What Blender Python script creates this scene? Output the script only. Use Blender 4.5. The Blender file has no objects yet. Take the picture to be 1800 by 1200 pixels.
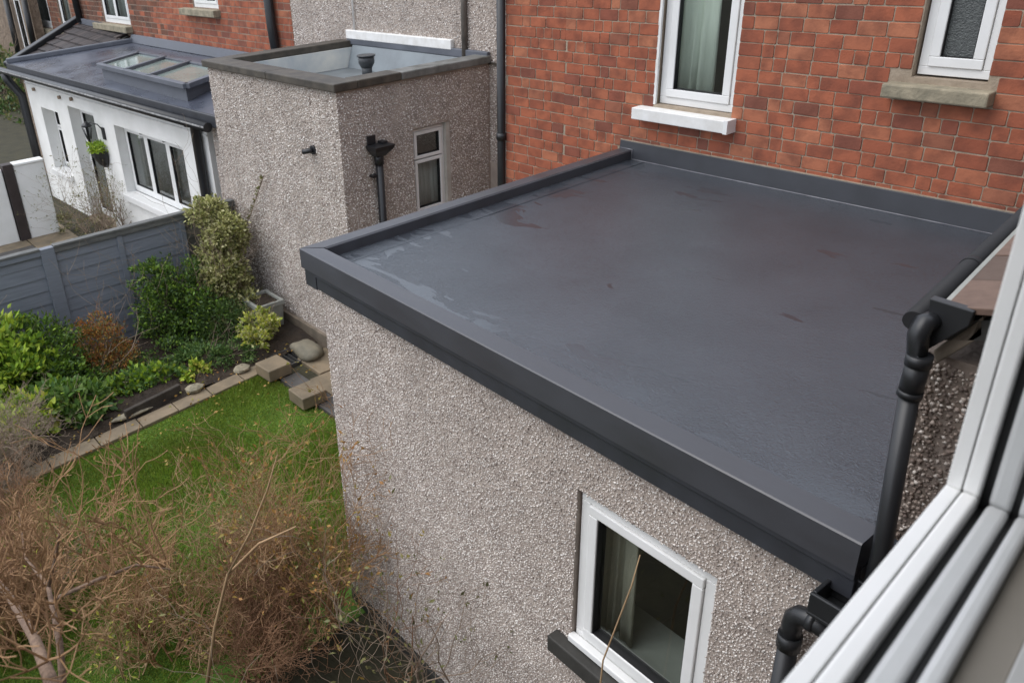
import bpy, math, random
import numpy as np
from mathutils import Vector, Matrix
random.seed(7)
rng = np.random.default_rng(11)
SC = bpy.context.scene
COL = SC.collection
# ------------------------------------------------------------------ camera
CAM_AXES = ((0.611000656, 0.302678311, -0.731480716),
            (0.789562251, -0.299748234, 0.535483378),
            (-0.057180849, -0.904730256, -0.422129736))
FPX, PX0, PY0, EYE = 1434.6, 700.0, 540.0, Vector((0, 0, 4.6))
cam_d = bpy.data.cameras.new("camera")
cam = bpy.data.objects.new("camera", cam_d)
COL.objects.link(cam)
mw = Matrix.Identity(4)
for r_ in range(3):
    mw[r_][0] = CAM_AXES[r_][0]
    mw[r_][1] = -CAM_AXES[r_][1]
    mw[r_][2] = -CAM_AXES[r_][2]
    mw[r_][3] = EYE[r_]
cam.matrix_world = mw
cam_d.sensor_width = 36.0
cam_d.lens = FPX / 1800 * 36
cam_d.shift_x = (900 - PX0) / 1800
cam_d.shift_y = -(600 - PY0) / 1800
cam_d.clip_start = 0.05
cam_d.clip_end = 1500
cam_d.dof.use_dof = True
cam_d.dof.focus_distance = 5.0
cam_d.dof.aperture_fstop = 6.0
SC.camera = cam
# ------------------------------------------------------------------ light
world = bpy.data.worlds.new("World")
SC.world = world
world.use_nodes = True
wn, wl = world.node_tree.nodes, world.node_tree.links
wn.clear()
SUN_EL, SUN_AZ = math.radians(58), math.radians(215)      # azimuth measured from +Y towards +X
sky = wn.new('ShaderNodeTexSky')
sky.sky_type = 'NISHITA'
sky.sun_disc = False
sky.sun_elevation = SUN_EL
sky.sun_rotation = SUN_AZ
sky.air_density = 1.0
sky.dust_density = 4.0
hsv = wn.new('ShaderNodeHueSaturation')
hsv.inputs['Saturation'].default_value = 0.5            # overcast: a greyer sky
bg = wn.new('ShaderNodeBackground')
bg.inputs[1].default_value = 0.15
wo = wn.new('ShaderNodeOutputWorld')
wl.new(sky.outputs[0], hsv.inputs['Color'])
cloud = wn.new('ShaderNodeMix'); cloud.data_type = 'RGBA'      # a closed, even cloud cover over the sky
cloud.inputs['Factor'].default_value = 0.62
cloud.inputs['B'].default_value = (6.5, 7.0, 7.9, 1)
wl.new(hsv.outputs[0], cloud.inputs['A'])
wl.new(cloud.outputs['Result'], bg.inputs[0])
wl.new(bg.outputs[0], wo.inputs[0])
sun_d = bpy.data.lights.new("sun", 'SUN')
sun_d.energy = 0.8
sun_d.angle = math.radians(60)
sun_d.color = (1.0, 0.98, 0.955)
sun = bpy.data.objects.new("sun", sun_d)
COL.objects.link(sun)
sdir = Vector((math.sin(SUN_AZ) * math.cos(SUN_EL), math.cos(SUN_AZ) * math.cos(SUN_EL), math.sin(SUN_EL)))
sun.rotation_euler = (-sdir).to_track_quat('-Z', 'Y').to_euler()
SC.view_settings.view_transform = 'Standard'
SC.view_settings.look = 'None'
SC.view_settings.gamma = 1
SC.view_settings.use_curve_mapping = False
SC.view_settings.exposure = 0.62

# ------------------------------------------------------------------ measuring helpers
def ray(px, py):
    v = ((px - PX0) / FPX, (py - PY0) / FPX, 1.0)
    return Vector([sum(CAM_AXES[r][c] * v[c] for c in range(3)) for r in range(3)])

def at(px, py, axis, val):
    d = ray(px, py)
    i = 'xyz'.index(axis)
    return EYE + d * ((val - EYE[i]) / d[i])

def proj(p):
    q = Vector(p) - EYE
    c = [sum(CAM_AXES[r][k] * q[r] for r in range(3)) for k in range(3)]
    if c[2] <= 0.01:
        return (-9999, -9999, c[2])
    return (PX0 + FPX * c[0] / c[2], PY0 + FPX * c[1] / c[2], c[2])

class Frame:
    """a vertical plane: s runs along it, d stands out of it (towards the open side), z is up"""
    def __init__(self, ox, oy, ux, uy, flip=False):
        self.o = Vector((ox, oy, 0))
        self.u = Vector((ux, uy, 0)).normalized()
        self.n = Vector((self.u.y, -self.u.x, 0))
        self.ang = math.atan2(self.u.y, self.u.x)
    def pt(self, s, d, z):
        return self.o + self.u * s + self.n * d + Vector((0, 0, z))
    def px(self, x, y, d=0):
        r = ray(x, y)
        t = self.n.dot(self.o + self.n * d - EYE * 1.0) / self.n.dot(r)
        p = EYE + r * t
        return ((p - self.o).dot(self.u), p.z)

# ------------------------------------------------------------------ materials
MATS = {}
def nodes(name):
    m = bpy.data.materials.new(name)
    m.use_nodes = True
    n, l = m.node_tree.nodes, m.node_tree.links
    b = n['Principled BSDF']
    return m, n, l, b

def mat(name, col, col2=None, scale=4, rough=0.7, bump=0.0, bscale=40, metal=0.0, spec=0.5, detail=6, rough2=None, stretch=None, dist=0.01, coat=0.0):
    m, n, l, b = nodes(name)
    b.inputs['Metallic'].default_value = metal
    b.inputs['Specular IOR Level'].default_value = spec
    b.inputs['Roughness'].default_value = rough
    b.inputs['Coat Weight'].default_value = coat
    geo = n.new('ShaderNodeNewGeometry')
    src = geo.outputs['Position']
    if stretch:
        mp = n.new('ShaderNodeMapping')
        mp.inputs['Scale'].default_value = stretch
        l.new(src, mp.inputs[0])
        src = mp.outputs[0]
    nz = n.new('ShaderNodeTexNoise')
    nz.inputs['Scale'].default_value = scale
    nz.inputs['Detail'].default_value = detail
    nz.inputs['Roughness'].default_value = 0.6
    l.new(src, nz.inputs['Vector'])
    rmp = n.new('ShaderNodeValToRGB')
    rmp.color_ramp.elements[0].position = 0.32
    rmp.color_ramp.elements[1].position = 0.68
    c2 = col2 or tuple(c * 0.8 for c in col)
    rmp.color_ramp.elements[0].color = (*c2, 1)
    rmp.color_ramp.elements[1].color = (*col, 1)
    l.new(nz.outputs[0], rmp.inputs[0])
    l.new(rmp.outputs[0], b.inputs['Base Color'])
    if rough2 is not None:
        mr = n.new('ShaderNodeMapRange')
        mr.inputs['From Min'].default_value = 0.35
        mr.inputs['From Max'].default_value = 0.65
        mr.inputs['To Min'].default_value = rough
        mr.inputs['To Max'].default_value = rough2
        l.new(nz.outputs[0], mr.inputs[0])
        l.new(mr.outputs[0], b.inputs['Roughness'])
    if bump:
        nb = n.new('ShaderNodeTexNoise')
        nb.inputs['Scale'].default_value = bscale
        nb.inputs['Detail'].default_value = 5
        l.new(src, nb.inputs['Vector'])
        bp = n.new('ShaderNodeBump')
        bp.inputs['Strength'].default_value = bump
        bp.inputs['Distance'].default_value = dist
        l.new(nb.outputs[0], bp.inputs['Height'])
        l.new(bp.outputs[0], b.inputs['Normal'])
    MATS[name] = m
    return m

def pieces_mat(name, stops, rough=0.85, island=True, nscale=18, namt=0.35, bump=0.25, bscale=90, obj=False, dark=(0.05, 0.03, 0.025), spec=0.3, dist=0.004, trans=0.0):
    """a colour of its own for every piece (brick, pebble, leaf), plus grain"""
    m, n, l, b = nodes(name)
    b.inputs['Roughness'].default_value = rough
    b.inputs['Specular IOR Level'].default_value = spec
    geo = n.new('ShaderNodeNewGeometry')
    val = geo.outputs['Random Per Island']
    if obj:
        oi = n.new('ShaderNodeObjectInfo')
        ad = n.new('ShaderNodeMath'); ad.operation = 'ADD'
        l.new(val, ad.inputs[0]); l.new(oi.outputs['Random'], ad.inputs[1])
        fr = n.new('ShaderNodeMath'); fr.operation = 'FRACT'
        l.new(ad.outputs[0], fr.inputs[0])
        val = fr.outputs[0]
    r = n.new('ShaderNodeValToRGB')
    while len(r.color_ramp.elements) < len(stops):
        r.color_ramp.elements.new(0.5)
    for e, (p, c) in zip(r.color_ramp.elements, stops):
        e.position = p
        e.color = (*c, 1)
    l.new(val, r.inputs[0])
    nz = n.new('ShaderNodeTexNoise')
    nz.inputs['Scale'].default_value = nscale
    nz.inputs['Detail'].default_value = 5
    l.new(geo.outputs['Position'], nz.inputs['Vector'])
    mr = n.new('ShaderNodeMapRange')
    mr.inputs['From Min'].default_value = 0.4
    mr.inputs['From Max'].default_value = 0.75
    mr.inputs['To Min'].default_value = 0
    mr.inputs['To Max'].default_value = namt
    l.new(nz.outputs[0], mr.inputs[0])
    mx = n.new('ShaderNodeMix'); mx.data_type = 'RGBA'
    if name == 'spar pebbles':
        mp = n.new('ShaderNodeMapping'); mp.inputs['Scale'].default_value = (5, 5, 0.35); l.new(geo.outputs['Position'], mp.inputs[0])
        st = n.new('ShaderNodeTexNoise'); st.inputs['Scale'].default_value = 1.5; st.inputs['Detail'].default_value = 6; l.new(mp.outputs[0], st.inputs['Vector'])
        q = n.new('ShaderNodeMapRange'); q.inputs[1].default_value = 0.52; q.inputs[2].default_value = 0.72; q.inputs[3].default_value = 0; q.inputs[4].default_value = 0.35
        l.new(st.outputs[0], q.inputs[0])
        a_ = n.new('ShaderNodeMath'); a_.operation = 'ADD'; l.new(q.outputs[0], a_.inputs[0]); l.new(mr.outputs[0], a_.inputs[1]); a_.use_clamp = True
        l.new(a_.outputs[0], mx.inputs['Factor'])
    else:
        l.new(mr.outputs[0], mx.inputs['Factor'])
    l.new(r.outputs[0], mx.inputs['A'])
    mx.inputs['B'].default_value = (*dark, 1)
    l.new(mx.outputs['Result'], b.inputs['Base Color'])
    if bump:
        nb = n.new('ShaderNodeTexNoise'); nb.inputs['Scale'].default_value = bscale
        l.new(geo.outputs['Position'], nb.inputs['Vector'])
        bp = n.new('ShaderNodeBump'); bp.inputs['Strength'].default_value = bump; bp.inputs['Distance'].default_value = dist
        l.new(nb.outputs[0], bp.inputs['Height']); l.new(bp.outputs[0], b.inputs['Normal'])
    if trans:
        td = n.new('ShaderNodeBsdfTranslucent')
        l.new(mx.outputs['Result'], td.inputs[0])
        ms = n.new('ShaderNodeMixShader'); ms.inputs[0].default_value = trans
        out = n['Material Output']
        l.new(b.outputs[0], ms.inputs[1]); l.new(td.outputs[0], ms.inputs[2]); l.new(ms.outputs[0], out.inputs[0])
    MATS[name] = m
    return m

def glass_mat(name, tint=(0.94, 0.965, 0.955), refl=0.06, rough=0.0):
    m, n, l, b = nodes(name)
    n.remove(b)
    out = n['Material Output']
    tr = n.new('ShaderNodeBsdfTransparent'); tr.inputs[0].default_value = (*tint, 1)
    gl = n.new('ShaderNodeBsdfGlossy'); gl.inputs['Roughness'].default_value = rough
    fw_ = n.new('ShaderNodeLayerWeight'); fw_.inputs[0].default_value = 0.5
    lw = n.new('ShaderNodeMath'); lw.operation = 'POWER'; lw.inputs[1].default_value = 4.0
    l.new(fw_.outputs['Facing'], lw.inputs[0])
    ad = n.new('ShaderNodeMath'); ad.operation = 'MULTIPLY_ADD'; ad.inputs[1].default_value = 0.55; ad.inputs[2].default_value = refl
    ms = n.new('ShaderNodeMixShader')
    l.new(lw.outputs[0], ad.inputs[0]); l.new(ad.outputs[0], ms.inputs[0])
    l.new(tr.outputs[0], ms.inputs[1]); l.new(gl.outputs[0], ms.inputs[2]); l.new(ms.outputs[0], out.inputs[0])
    return m

def roof_mat():
    m, n, l, b = nodes('wet membrane')
    geo = n.new('ShaderNodeNewGeometry')
    def noise(sc, det, dis=0.0, st=None):
        t = n.new('ShaderNodeTexNoise')
        t.inputs['Scale'].default_value = sc; t.inputs['Detail'].default_value = det; t.inputs['Distortion'].default_value = dis
        s = geo.outputs['Position']
        if st:
            mp = n.new('ShaderNodeMapping'); mp.inputs['Scale'].default_value = st; mp.inputs['Rotation'].default_value = (0, 0, 0.3)
            l.new(s, mp.inputs[0]); s = mp.outputs[0]
        l.new(s, t.inputs['Vector']); return t.outputs[0]
    def rng_(src, a, c, lo, hi):
        q = n.new('ShaderNodeMapRange'); q.inputs[1].default_value = a; q.inputs[2].default_value = c
        q.inputs[3].default_value = lo; q.inputs[4].default_value = hi
        l.new(src, q.inputs[0]); return q.outputs[0]
    pools = noise(1.1, 9, 0.6, (0.8, 1.5, 1))
    fine = noise(110, 3, 1.0)
    dirt = noise(2.3, 8, 0.3)
    drops = noise(48, 5, 2.0)
    # wet film: smoother where water lies, matt where it has dried
    streak = noise(2.6, 10, 1.2, (0.7, 2.0, 1))
    sx = n.new('ShaderNodeSeparateXYZ'); l.new(geo.outputs['Position'], sx.inputs[0])
    edge1 = rng_(sx.outputs[0], -3.75, -3.95, 0.0, 1.0)      # water stands along the two low kerbs
    edge2 = rng_(sx.outputs[1], 2.85, 2.55, 0.0, 1.0)
    mxm = n.new('ShaderNodeMath'); mxm.operation = 'MAXIMUM'
    l.new(edge1, mxm.inputs[0]); l.new(edge2, mxm.inputs[1])
    mul = n.new('ShaderNodeMath'); mul.operation = 'MULTIPLY_ADD'; mul.inputs[1].default_value = 0.13; 
    l.new(mxm.outputs[0], mul.inputs[0]); l.new(streak, mul.inputs[2])
    wet = rng_(mul.outputs[0], 0.67, 0.685, 0.0, 1.0)
    damp = rng_(pools, 0.42, 0.66, 0.0, 1.0)
    mr = n.new('ShaderNodeMix'); mr.data_type = 'FLOAT'
    l.new(wet, mr.inputs['Factor'])
    mr.inputs['A'].default_value = 0.24
    mr.inputs['B'].default_value = 0.20
    rr = n.new('ShaderNodeMath'); rr.operation = 'ADD'
    l.new(mr.outputs['Result'], rr.inputs[0]); l.new(rng_(damp, 0, 1, -0.005, 0.025), rr.inputs[1])
    l.new(rr.outputs[0], b.inputs['Roughness'])
    c1 = n.new('ShaderNodeMix'); c1.data_type = 'RGBA'
    l.new(rng_(dirt, 0.35, 0.7, 0, 1), c1.inputs['Factor'])
    c1.inputs['A'].default_value = (0.054, 0.061, 0.073, 1)
    c1.inputs['B'].default_value = (0.042, 0.048, 0.058, 1)
    c2 = n.new('ShaderNodeMix'); c2.data_type = 'RGBA'
    l.new(wet, c2.inputs['Factor']); l.new(c1.outputs['Result'], c2.inputs['A'])
    c2.inputs['B'].default_value = (0.038, 0.043, 0.052, 1)
    l.new(c2.outputs['Result'], b.inputs['Base Color'])
    b.inputs['Specular IOR Level'].default_value = 1.0
    b.inputs['Specular Tint'].default_value = (0.90, 0.96, 1.0, 1)
    b.inputs['Coat Weight'].default_value = 0.0
    b.inputs['Coat Roughness'].default_value = 0.22
    hs = n.new('ShaderNodeMath'); hs.operation = 'ADD'
    l.new(rng_(fine, 0.3, 0.7, 0, 1), hs.inputs[0]); l.new(rng_(drops, 0.45, 0.6, 0, 0.8), hs.inputs[1])
    bp = n.new('ShaderNodeBump'); bp.inputs['Distance'].default_value = 0.0014
    l.new(rng_(wet, 0, 1, 0.85, 0.15), bp.inputs['Strength'])
    l.new(hs.outputs[0], bp.inputs['Height']); l.new(bp.outputs[0], b.inputs['Normal'])
    return m

def texture_brick_mat():
    m, n, l, b = nodes('brickwork')
    geo = n.new('ShaderNodeNewGeometry')
    sp = n.new('ShaderNodeSeparateXYZ'); l.new(geo.outputs['Position'], sp.inputs[0])
    cb = n.new('ShaderNodeCombineXYZ')
    ad = n.new('ShaderNodeMath'); ad.operation = 'ADD'
    l.new(sp.outputs[0], ad.inputs[0]); l.new(sp.outputs[1], ad.inputs[1])
    l.new(ad.outputs[0], cb.inputs[0]); l.new(sp.outputs[2], cb.inputs[1])
    t = n.new('ShaderNodeTexBrick')
    t.inputs['Scale'].default_value = 1
    t.inputs['Brick Width'].default_value = 0.2
    t.inputs['Row Height'].default_value = 0.09
    t.inputs['Mortar Size'].default_value = 0.006
    t.inputs['Color1'].default_value = (0.36, 0.10, 0.05, 1)
    t.inputs['Color2'].default_value = (0.26, 0.075, 0.045, 1)
    t.inputs['Mortar'].default_value = (0.34, 0.27, 0.19, 1)
    l.new(cb.outputs[0], t.inputs[0]); l.new(t.outputs[0], b.inputs['Base Color'])
    b.inputs['Roughness'].default_value = 0.9
    return m

WHITE = mat('white upvc', (0.80, 0.80, 0.79), (0.72, 0.725, 0.71), 3, rough=0.35)
WHITEOLD = mat('white painted sill', (0.80, 0.80, 0.79), (0.66, 0.65, 0.62), 9, rough=0.6)
RENDERW = mat('white painted render', (0.82, 0.82, 0.80), (0.70, 0.70, 0.67), 1.6, rough=0.8, bump=0.25, bscale=30)
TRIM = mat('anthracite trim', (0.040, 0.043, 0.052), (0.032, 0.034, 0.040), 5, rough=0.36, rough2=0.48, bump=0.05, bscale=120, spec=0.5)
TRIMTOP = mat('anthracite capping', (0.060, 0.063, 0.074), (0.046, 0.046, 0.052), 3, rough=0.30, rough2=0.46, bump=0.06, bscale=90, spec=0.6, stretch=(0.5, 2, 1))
BLACKP = mat('black plastic', (0.014, 0.015, 0.017), (0.020, 0.021, 0.023), 8, rough=0.38)
SEAL = mat('rubber seal', (0.008, 0.008, 0.009), None, 5, rough=0.6)
GREYFL = mat('lead grey felt', (0.12, 0.13, 0.155), (0.08, 0.088, 0.105), 3, rough=0.42, rough2=0.6, bump=0.2, bscale=12)
COTROOF = mat('wet slate blue roofing', (0.085, 0.095, 0.125), (0.055, 0.062, 0.082), 1.1, rough=0.20, rough2=0.42, bump=0.15, bscale=6, spec=0.7)
POOL = mat('grey painted roof deck', (0.17, 0.19, 0.20), (0.10, 0.11, 0.115), 2.5, rough=0.45, rough2=0.6, bump=0.1)
COPE = mat('weathered dark coping', (0.085, 0.072, 0.055), (0.035, 0.030, 0.024), 7, rough=0.6, bump=0.3, bscale=35)
MORTAR = mat('sand mortar', (0.38, 0.31, 0.235), (0.27, 0.215, 0.16), 12, rough=0.95, bump=0.4, bscale=80)
MATRIX = mat('render bed', (0.43, 0.365, 0.315), (0.31, 0.26, 0.225), 5, rough=0.95, bump=0.5, bscale=60)
PLINTH = mat('concrete plinth', (0.25, 0.20, 0.15), (0.12, 0.10, 0.075), 4, rough=0.9, bump=0.3)
DARKPL = mat('black bitumen plinth', (0.045, 0.043, 0.038), (0.022, 0.021, 0.018), 4, rough=0.7, bump=0.3)
STONE = mat('sandstone sill', (0.36, 0.31, 0.22), (0.17, 0.155, 0.11), 9, rough=0.85, bump=0.4, bscale=60)
SLAB = mat('paving stone', (0.255, 0.195, 0.125), (0.13, 0.105, 0.07), 3.5, rough=0.7, bump=0.4, bscale=25)
SLATEP = mat('dark paving', (0.09, 0.085, 0.08), (0.055, 0.05, 0.045), 4, rough=0.6, bump=0.3)
SOIL = mat('wet soil', (0.045, 0.030, 0.018), (0.022, 0.015, 0.010), 6, rough=0.9, bump=1.0, bscale=22, dist=0.03)
EARTH = mat('garden soil', (0.050, 0.045, 0.022), (0.028, 0.026, 0.014), 3, rough=0.95, bump=0.8, bscale=15, dist=0.02)
TURF = mat('turf base', (0.08, 0.17, 0.014), (0.055, 0.12, 0.010), 2, rough=0.9, bump=0.8, bscale=50)
FENCE = mat('blue grey fence paint', (0.205, 0.225, 0.262), (0.160, 0.178, 0.208), 3, rough=0.6, bump=0.12, bscale=10, stretch=(6, 1, 14))
FENCEOLD = mat('unpainted old fence', (0.15, 0.145, 0.125), (0.09, 0.088, 0.075), 4, rough=0.75, bump=0.35, bscale=10, stretch=(6, 1, 14))
RAILW = mat('weathered grey rail', (0.16, 0.16, 0.15), (0.085, 0.088, 0.088), 5, rough=0.75, bump=0.3, stretch=(4, 1, 4))
TWIG = mat('brown twig', (0.40, 0.235, 0.115), (0.25, 0.14, 0.065), 3, rough=0.8)
TWIGP = mat('pale ochre twig', (0.50, 0.34, 0.19), (0.32, 0.20, 0.105), 3, rough=0.8)
TWIGR = mat('reddish twig', (0.29, 0.155, 0.08), (0.17, 0.09, 0.048), 3, rough=0.8)
TWIGG = mat('grey brown twig', (0.34, 0.26, 0.19), (0.20, 0.15, 0.11), 3, rough=0.85)
BARK = mat('shrub bark', (0.26, 0.175, 0.12), (0.11, 0.07, 0.05), 30, rough=0.9, bump=0.8, bscale=70)
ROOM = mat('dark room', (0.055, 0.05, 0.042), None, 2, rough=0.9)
ROOML = mat('room wall', (0.42, 0.43, 0.40), None, 2, rough=0.9)
CURT = mat('pale green curtain', (0.74, 0.80, 0.70), (0.60, 0.66, 0.57), 2, rough=0.9, stretch=(12, 12, 1))
CURTW = mat('cream curtain', (0.42, 0.40, 0.31), (0.32, 0.30, 0.24), 2, rough=0.9, stretch=(12, 12, 1))
NETC = mat('net curtain', (0.42, 0.46, 0.46), (0.28, 0.31, 0.31), 3, rough=0.9, stretch=(14, 14, 1))
PLANTER = mat('grey painted planter', (0.33, 0.33, 0.30), (0.20, 0.21, 0.19), 4, rough=0.6, bump=0.15)
TILEM = pieces_mat('dark clay tile', [(0.0, (0.03, 0.027, 0.028)), (0.5, (0.045, 0.038, 0.038)), (1.0, (0.065, 0.053, 0.05))], rough=0.6, obj=True, nscale=8)
TILEB = pieces_mat('brown concrete tile', [(0.0, (0.10, 0.07, 0.055)), (1.0, (0.16, 0.105, 0.08))], rough=0.7, obj=True, nscale=30)
BRICK = pieces_mat('red facing brick', [(0.0, (0.29, 0.088, 0.050)), (0.3, (0.39, 0.125, 0.066)), (0.6, (0.34, 0.104, 0.056)), (0.84, (0.43, 0.165, 0.09)), (0.93, (0.20, 0.075, 0.052)), (1.0, (0.29, 0.09, 0.055))], rough=0.85, obj=True, nscale=9, namt=0.8, dark=(0.14, 0.050, 0.034), bump=0.5, bscale=70)
BRICKO = pieces_mat('sooty old brick', [(0.0, (0.20, 0.08, 0.05)), (0.4, (0.13, 0.07, 0.05)), (0.7, (0.28, 0.10, 0.055)), (1.0, (0.10, 0.062, 0.045))], rough=0.9, obj=True, nscale=6, namt=0.7, dark=(0.03, 0.025, 0.02))
PEB = pieces_mat('spar pebbles', [(0.0, (0.20, 0.16, 0.14)), (0.18, (0.42, 0.36, 0.33)), (0.45, (0.70, 0.635, 0.585)), (0.75, (0.88, 0.83, 0.785)), (1.0, (0.93, 0.905, 0.87))], rough=0.85, nscale=1.1, namt=0.4, dark=(0.30, 0.265, 0.235), bump=0, spec=0.15)
PEBB = pieces_mat('brown pebbles', [(0.0, (0.13, 0.10, 0.085)), (0.4, (0.27, 0.21, 0.175)), (0.75, (0.46, 0.385, 0.33)), (1.0, (0.70, 0.64, 0.58))], rough=0.5, nscale=5, namt=0.5, dark=(0.07, 0.045, 0.035), bump=0)
DASHB = mat('brown render bed', (0.24, 0.195, 0.165), (0.16, 0.125, 0.10), 5, rough=0.95, bump=0.5, bscale=60)
FARDASH = mat('distant brown roughcast', (0.27, 0.205, 0.15), (0.15, 0.11, 0.08), 5, rough=0.95, bump=1.0, bscale=14, dist=0.05)
GLASS = glass_mat('window glass', refl=0.10)
GLASSD = glass_mat('skylight glass', (0.55, 0.66, 0.60), 0.10, 0.02)
FROST = mat('obscure glass', (0.10, 0.11, 0.105), (0.065, 0.07, 0.07), 40, rough=0.18, bump=0.8, bscale=110)
ROOFM = roof_mat()
BRICKT = texture_brick_mat()

def leafmat(name, a, b_, c, dark=(0.01, 0.02, 0.006), namt=0.25):
    return pieces_mat(name, [(0, a), (0.5, b_), (1, c)], rough=0.5, nscale=3, namt=namt, dark=dark, bump=0, spec=0.4, trans=0.25)
L_GREEN = leafmat('mid green leaf', (0.075, 0.15, 0.02), (0.14, 0.26, 0.03), (0.26, 0.38, 0.045))
L_BRIGHT = leafmat('bright green leaf', (0.14, 0.25, 0.02), (0.28, 0.42, 0.035), (0.48, 0.58, 0.06))
L_DARK = leafmat('dark green leaf', (0.04, 0.085, 0.025), (0.07, 0.13, 0.035), (0.13, 0.2, 0.045))
L_BLUE = leafmat('blue green leaf', (0.07, 0.15, 0.04), (0.13, 0.24, 0.065), (0.24, 0.34, 0.09))
L_VAR = leafmat('variegated leaf', (0.22, 0.25, 0.07), (0.52, 0.52, 0.2), (0.78, 0.74, 0.42), (0.10, 0.14, 0.04), 0.15)
L_YEL = leafmat('yellow green leaf', (0.224, 0.336, 0.042), (0.476, 0.532, 0.07), (0.7, 0.644, 0.126))
L_RUST = leafmat('rusty leaf', (0.24, 0.083, 0.03), (0.405, 0.15, 0.045), (0.45, 0.3, 0.06), (0.06, 0.03, 0.01))
L_OLIVE = leafmat('olive leaf', (0.098, 0.105, 0.042), (0.196, 0.196, 0.07), (0.336, 0.308, 0.126))
L_ORANGE = leafmat('dry orange leaf', (0.36, 0.16, 0.05), (0.42, 0.26, 0.07), (0.30, 0.30, 0.06))
GRASSM = pieces_mat('grass blade', [(0, (0.07, 0.125, 0.014)), (0.5, (0.19, 0.29, 0.03)), (0.9, (0.27, 0.37, 0.045)), (1.0, (0.30, 0.29, 0.08))], rough=0.6, nscale=1.8, namt=0.55, dark=(0.12, 0.13, 0.025), bump=0, trans=0.3)

# ------------------------------------------------------------------ mesh builders
class MB:
    def __init__(self):
        self.v, self.f, self.sm = [], [], []
    def add(self, vs, fs):
        k = len(self.v)
        self.v += [tuple(p) for p in vs]
        self.f += [tuple(i + k for i in q) for q in fs]
        return self
    def quad(self, a, b, c, d):
        return self.add([a, b, c, d], [(0, 1, 2, 3)])
    def hexa(self, p):   # 8 points: bottom ring 0-3, top ring 4-7
        return self.add(p, [(3, 2, 1, 0), (4, 5, 6, 7), (0, 1, 5, 4), (1, 2, 6, 5), (2, 3, 7, 6), (3, 0, 4, 7)])
    def box(self, x0, x1, y0, y1, z0, z1):
        return self.hexa([(x0, y0, z0), (x1, y0, z0), (x1, y1, z0), (x0, y1, z0), (x0, y0, z1), (x1, y0, z1), (x1, y1, z1), (x0, y1, z1)])
    def fbox(self, F, s0, s1, d0, d1, z0, z1):
        p = F.pt
        return self.hexa([p(s0, d1, z0), p(s1, d1, z0), p(s1, d0, z0), p(s0, d0, z0), p(s0, d1, z1), p(s1, d1, z1), p(s1, d0, z1), p(s0, d0, z1)])
    def bar(self, a, b, w, h, up=(0, 0, 1)):
        a, b = Vector(a), Vector(b)
        d = (b - a).normalized()
        s = d.cross(Vector(up)).normalized() * (w / 2)
        t = s.cross(d).normalized() * (h / 2)
        return self.hexa([a - s - t, a + s - t, b + s - t, b - s - t, a - s + t, a + s + t, b + s + t, b - s + t])
    def tube(self, pts, r, n=14, caps=True):
        pts = [Vector(p) for p in pts]
        rs = r if isinstance(r, (list, tuple)) else [r] * len(pts)
        ring, prev = [], None
        k = len(self.v)
        for i, p in enumerate(pts):
            d = (pts[min(i + 1, len(pts) - 1)] - pts[max(i - 1, 0)]).normalized()
            if prev is None:
                a = d.cross(Vector((0.31, 0.17, 0.93))).normalized()
            else:
                a = (prev - d * prev.dot(d)).normalized()
            prev = a
            b = d.cross(a)
            for j in range(n):
                t = 2 * math.pi * j / n
                self.v.append(tuple(p + (a * math.cos(t) + b * math.sin(t)) * rs[i]))
        for i in range(len(pts) - 1):
            for j in range(n):
                q = (j + 1) % n
                self.sm.append(len(self.f))
                self.f.append((k + i * n + j, k + i * n + q, k + (i + 1) * n + q, k + (i + 1) * n + j))
        if caps:
            self.f.append(tuple(k + j for j in reversed(range(n))))
            self.f.append(tuple(k + (len(pts) - 1) * n + j for j in range(n)))
        return self
    def build(self, name, material, parent=None, bevel=0, smooth=False, kind=None, label=None):
        off = root_loc(parent)
        me = bpy.data.meshes.new(name)
        me.from_pydata([(x - off.x, y - off.y, z - off.z) for x, y, z in self.v], [], self.f)
        me.materials.append(material)
        if smooth:
            for p in me.polygons:
                p.use_smooth = True
        for i_ in self.sm:
            me.polygons[i_].use_smooth = True
        me.update()
        o = bpy.data.objects.new(name, me)
        COL.objects.link(o)
        if parent:
            o.parent = parent
        if bevel:
            m = o.modifiers.new('edge', 'BEVEL')
            m.width = bevel; m.segments = 2; m.limit_method = 'ANGLE'; m.angle_limit = math.radians(40)
        if kind:
            o['kind'] = kind
        if label:
            o['label'] = label
        return o

def root_loc(o):
    v = Vector((0, 0, 0))
    while o is not None:
        v += o.location
        o = o.parent
    return v

def np_mesh(name, V, Fc, material, parent=None, kind='stuff', smooth=False):
    off = root_loc(parent)
    V = np.asarray(V, dtype=np.float32) - np.array(off, dtype=np.float32)
    Fc = np.asarray(Fc, dtype=np.int32)
    me = bpy.data.meshes.new(name)
    k = Fc.shape[1]
    me.vertices.add(len(V)); me.vertices.foreach_set('co', V.ravel())
    me.loops.add(Fc.size); me.loops.foreach_set('vertex_index', Fc.ravel())
    me.polygons.add(len(Fc))
    me.polygons.foreach_set('loop_start', np.arange(0, Fc.size, k, dtype=np.int32))
    me.polygons.foreach_set('loop_total', np.full(len(Fc), k, dtype=np.int32))
    if smooth:
        me.polygons.foreach_set('use_smooth', np.ones(len(Fc), dtype=bool))
    me.materials.append(material)
    me.update(calc_edges=True)
    o = bpy.data.objects.new(name, me)
    COL.objects.link(o)
    if parent:
        o.parent = parent
    if kind:
        o['kind'] = kind
    return o

def thing(name, label, cat, loc, group=None):
    o = bpy.data.objects.new(name, None)
    o.empty_display_size = 0.2
    COL.objects.link(o)
    o.location = loc
    o['label'] = label
    o['category'] = cat
    if group:
        o['group'] = group
    return o

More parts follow.
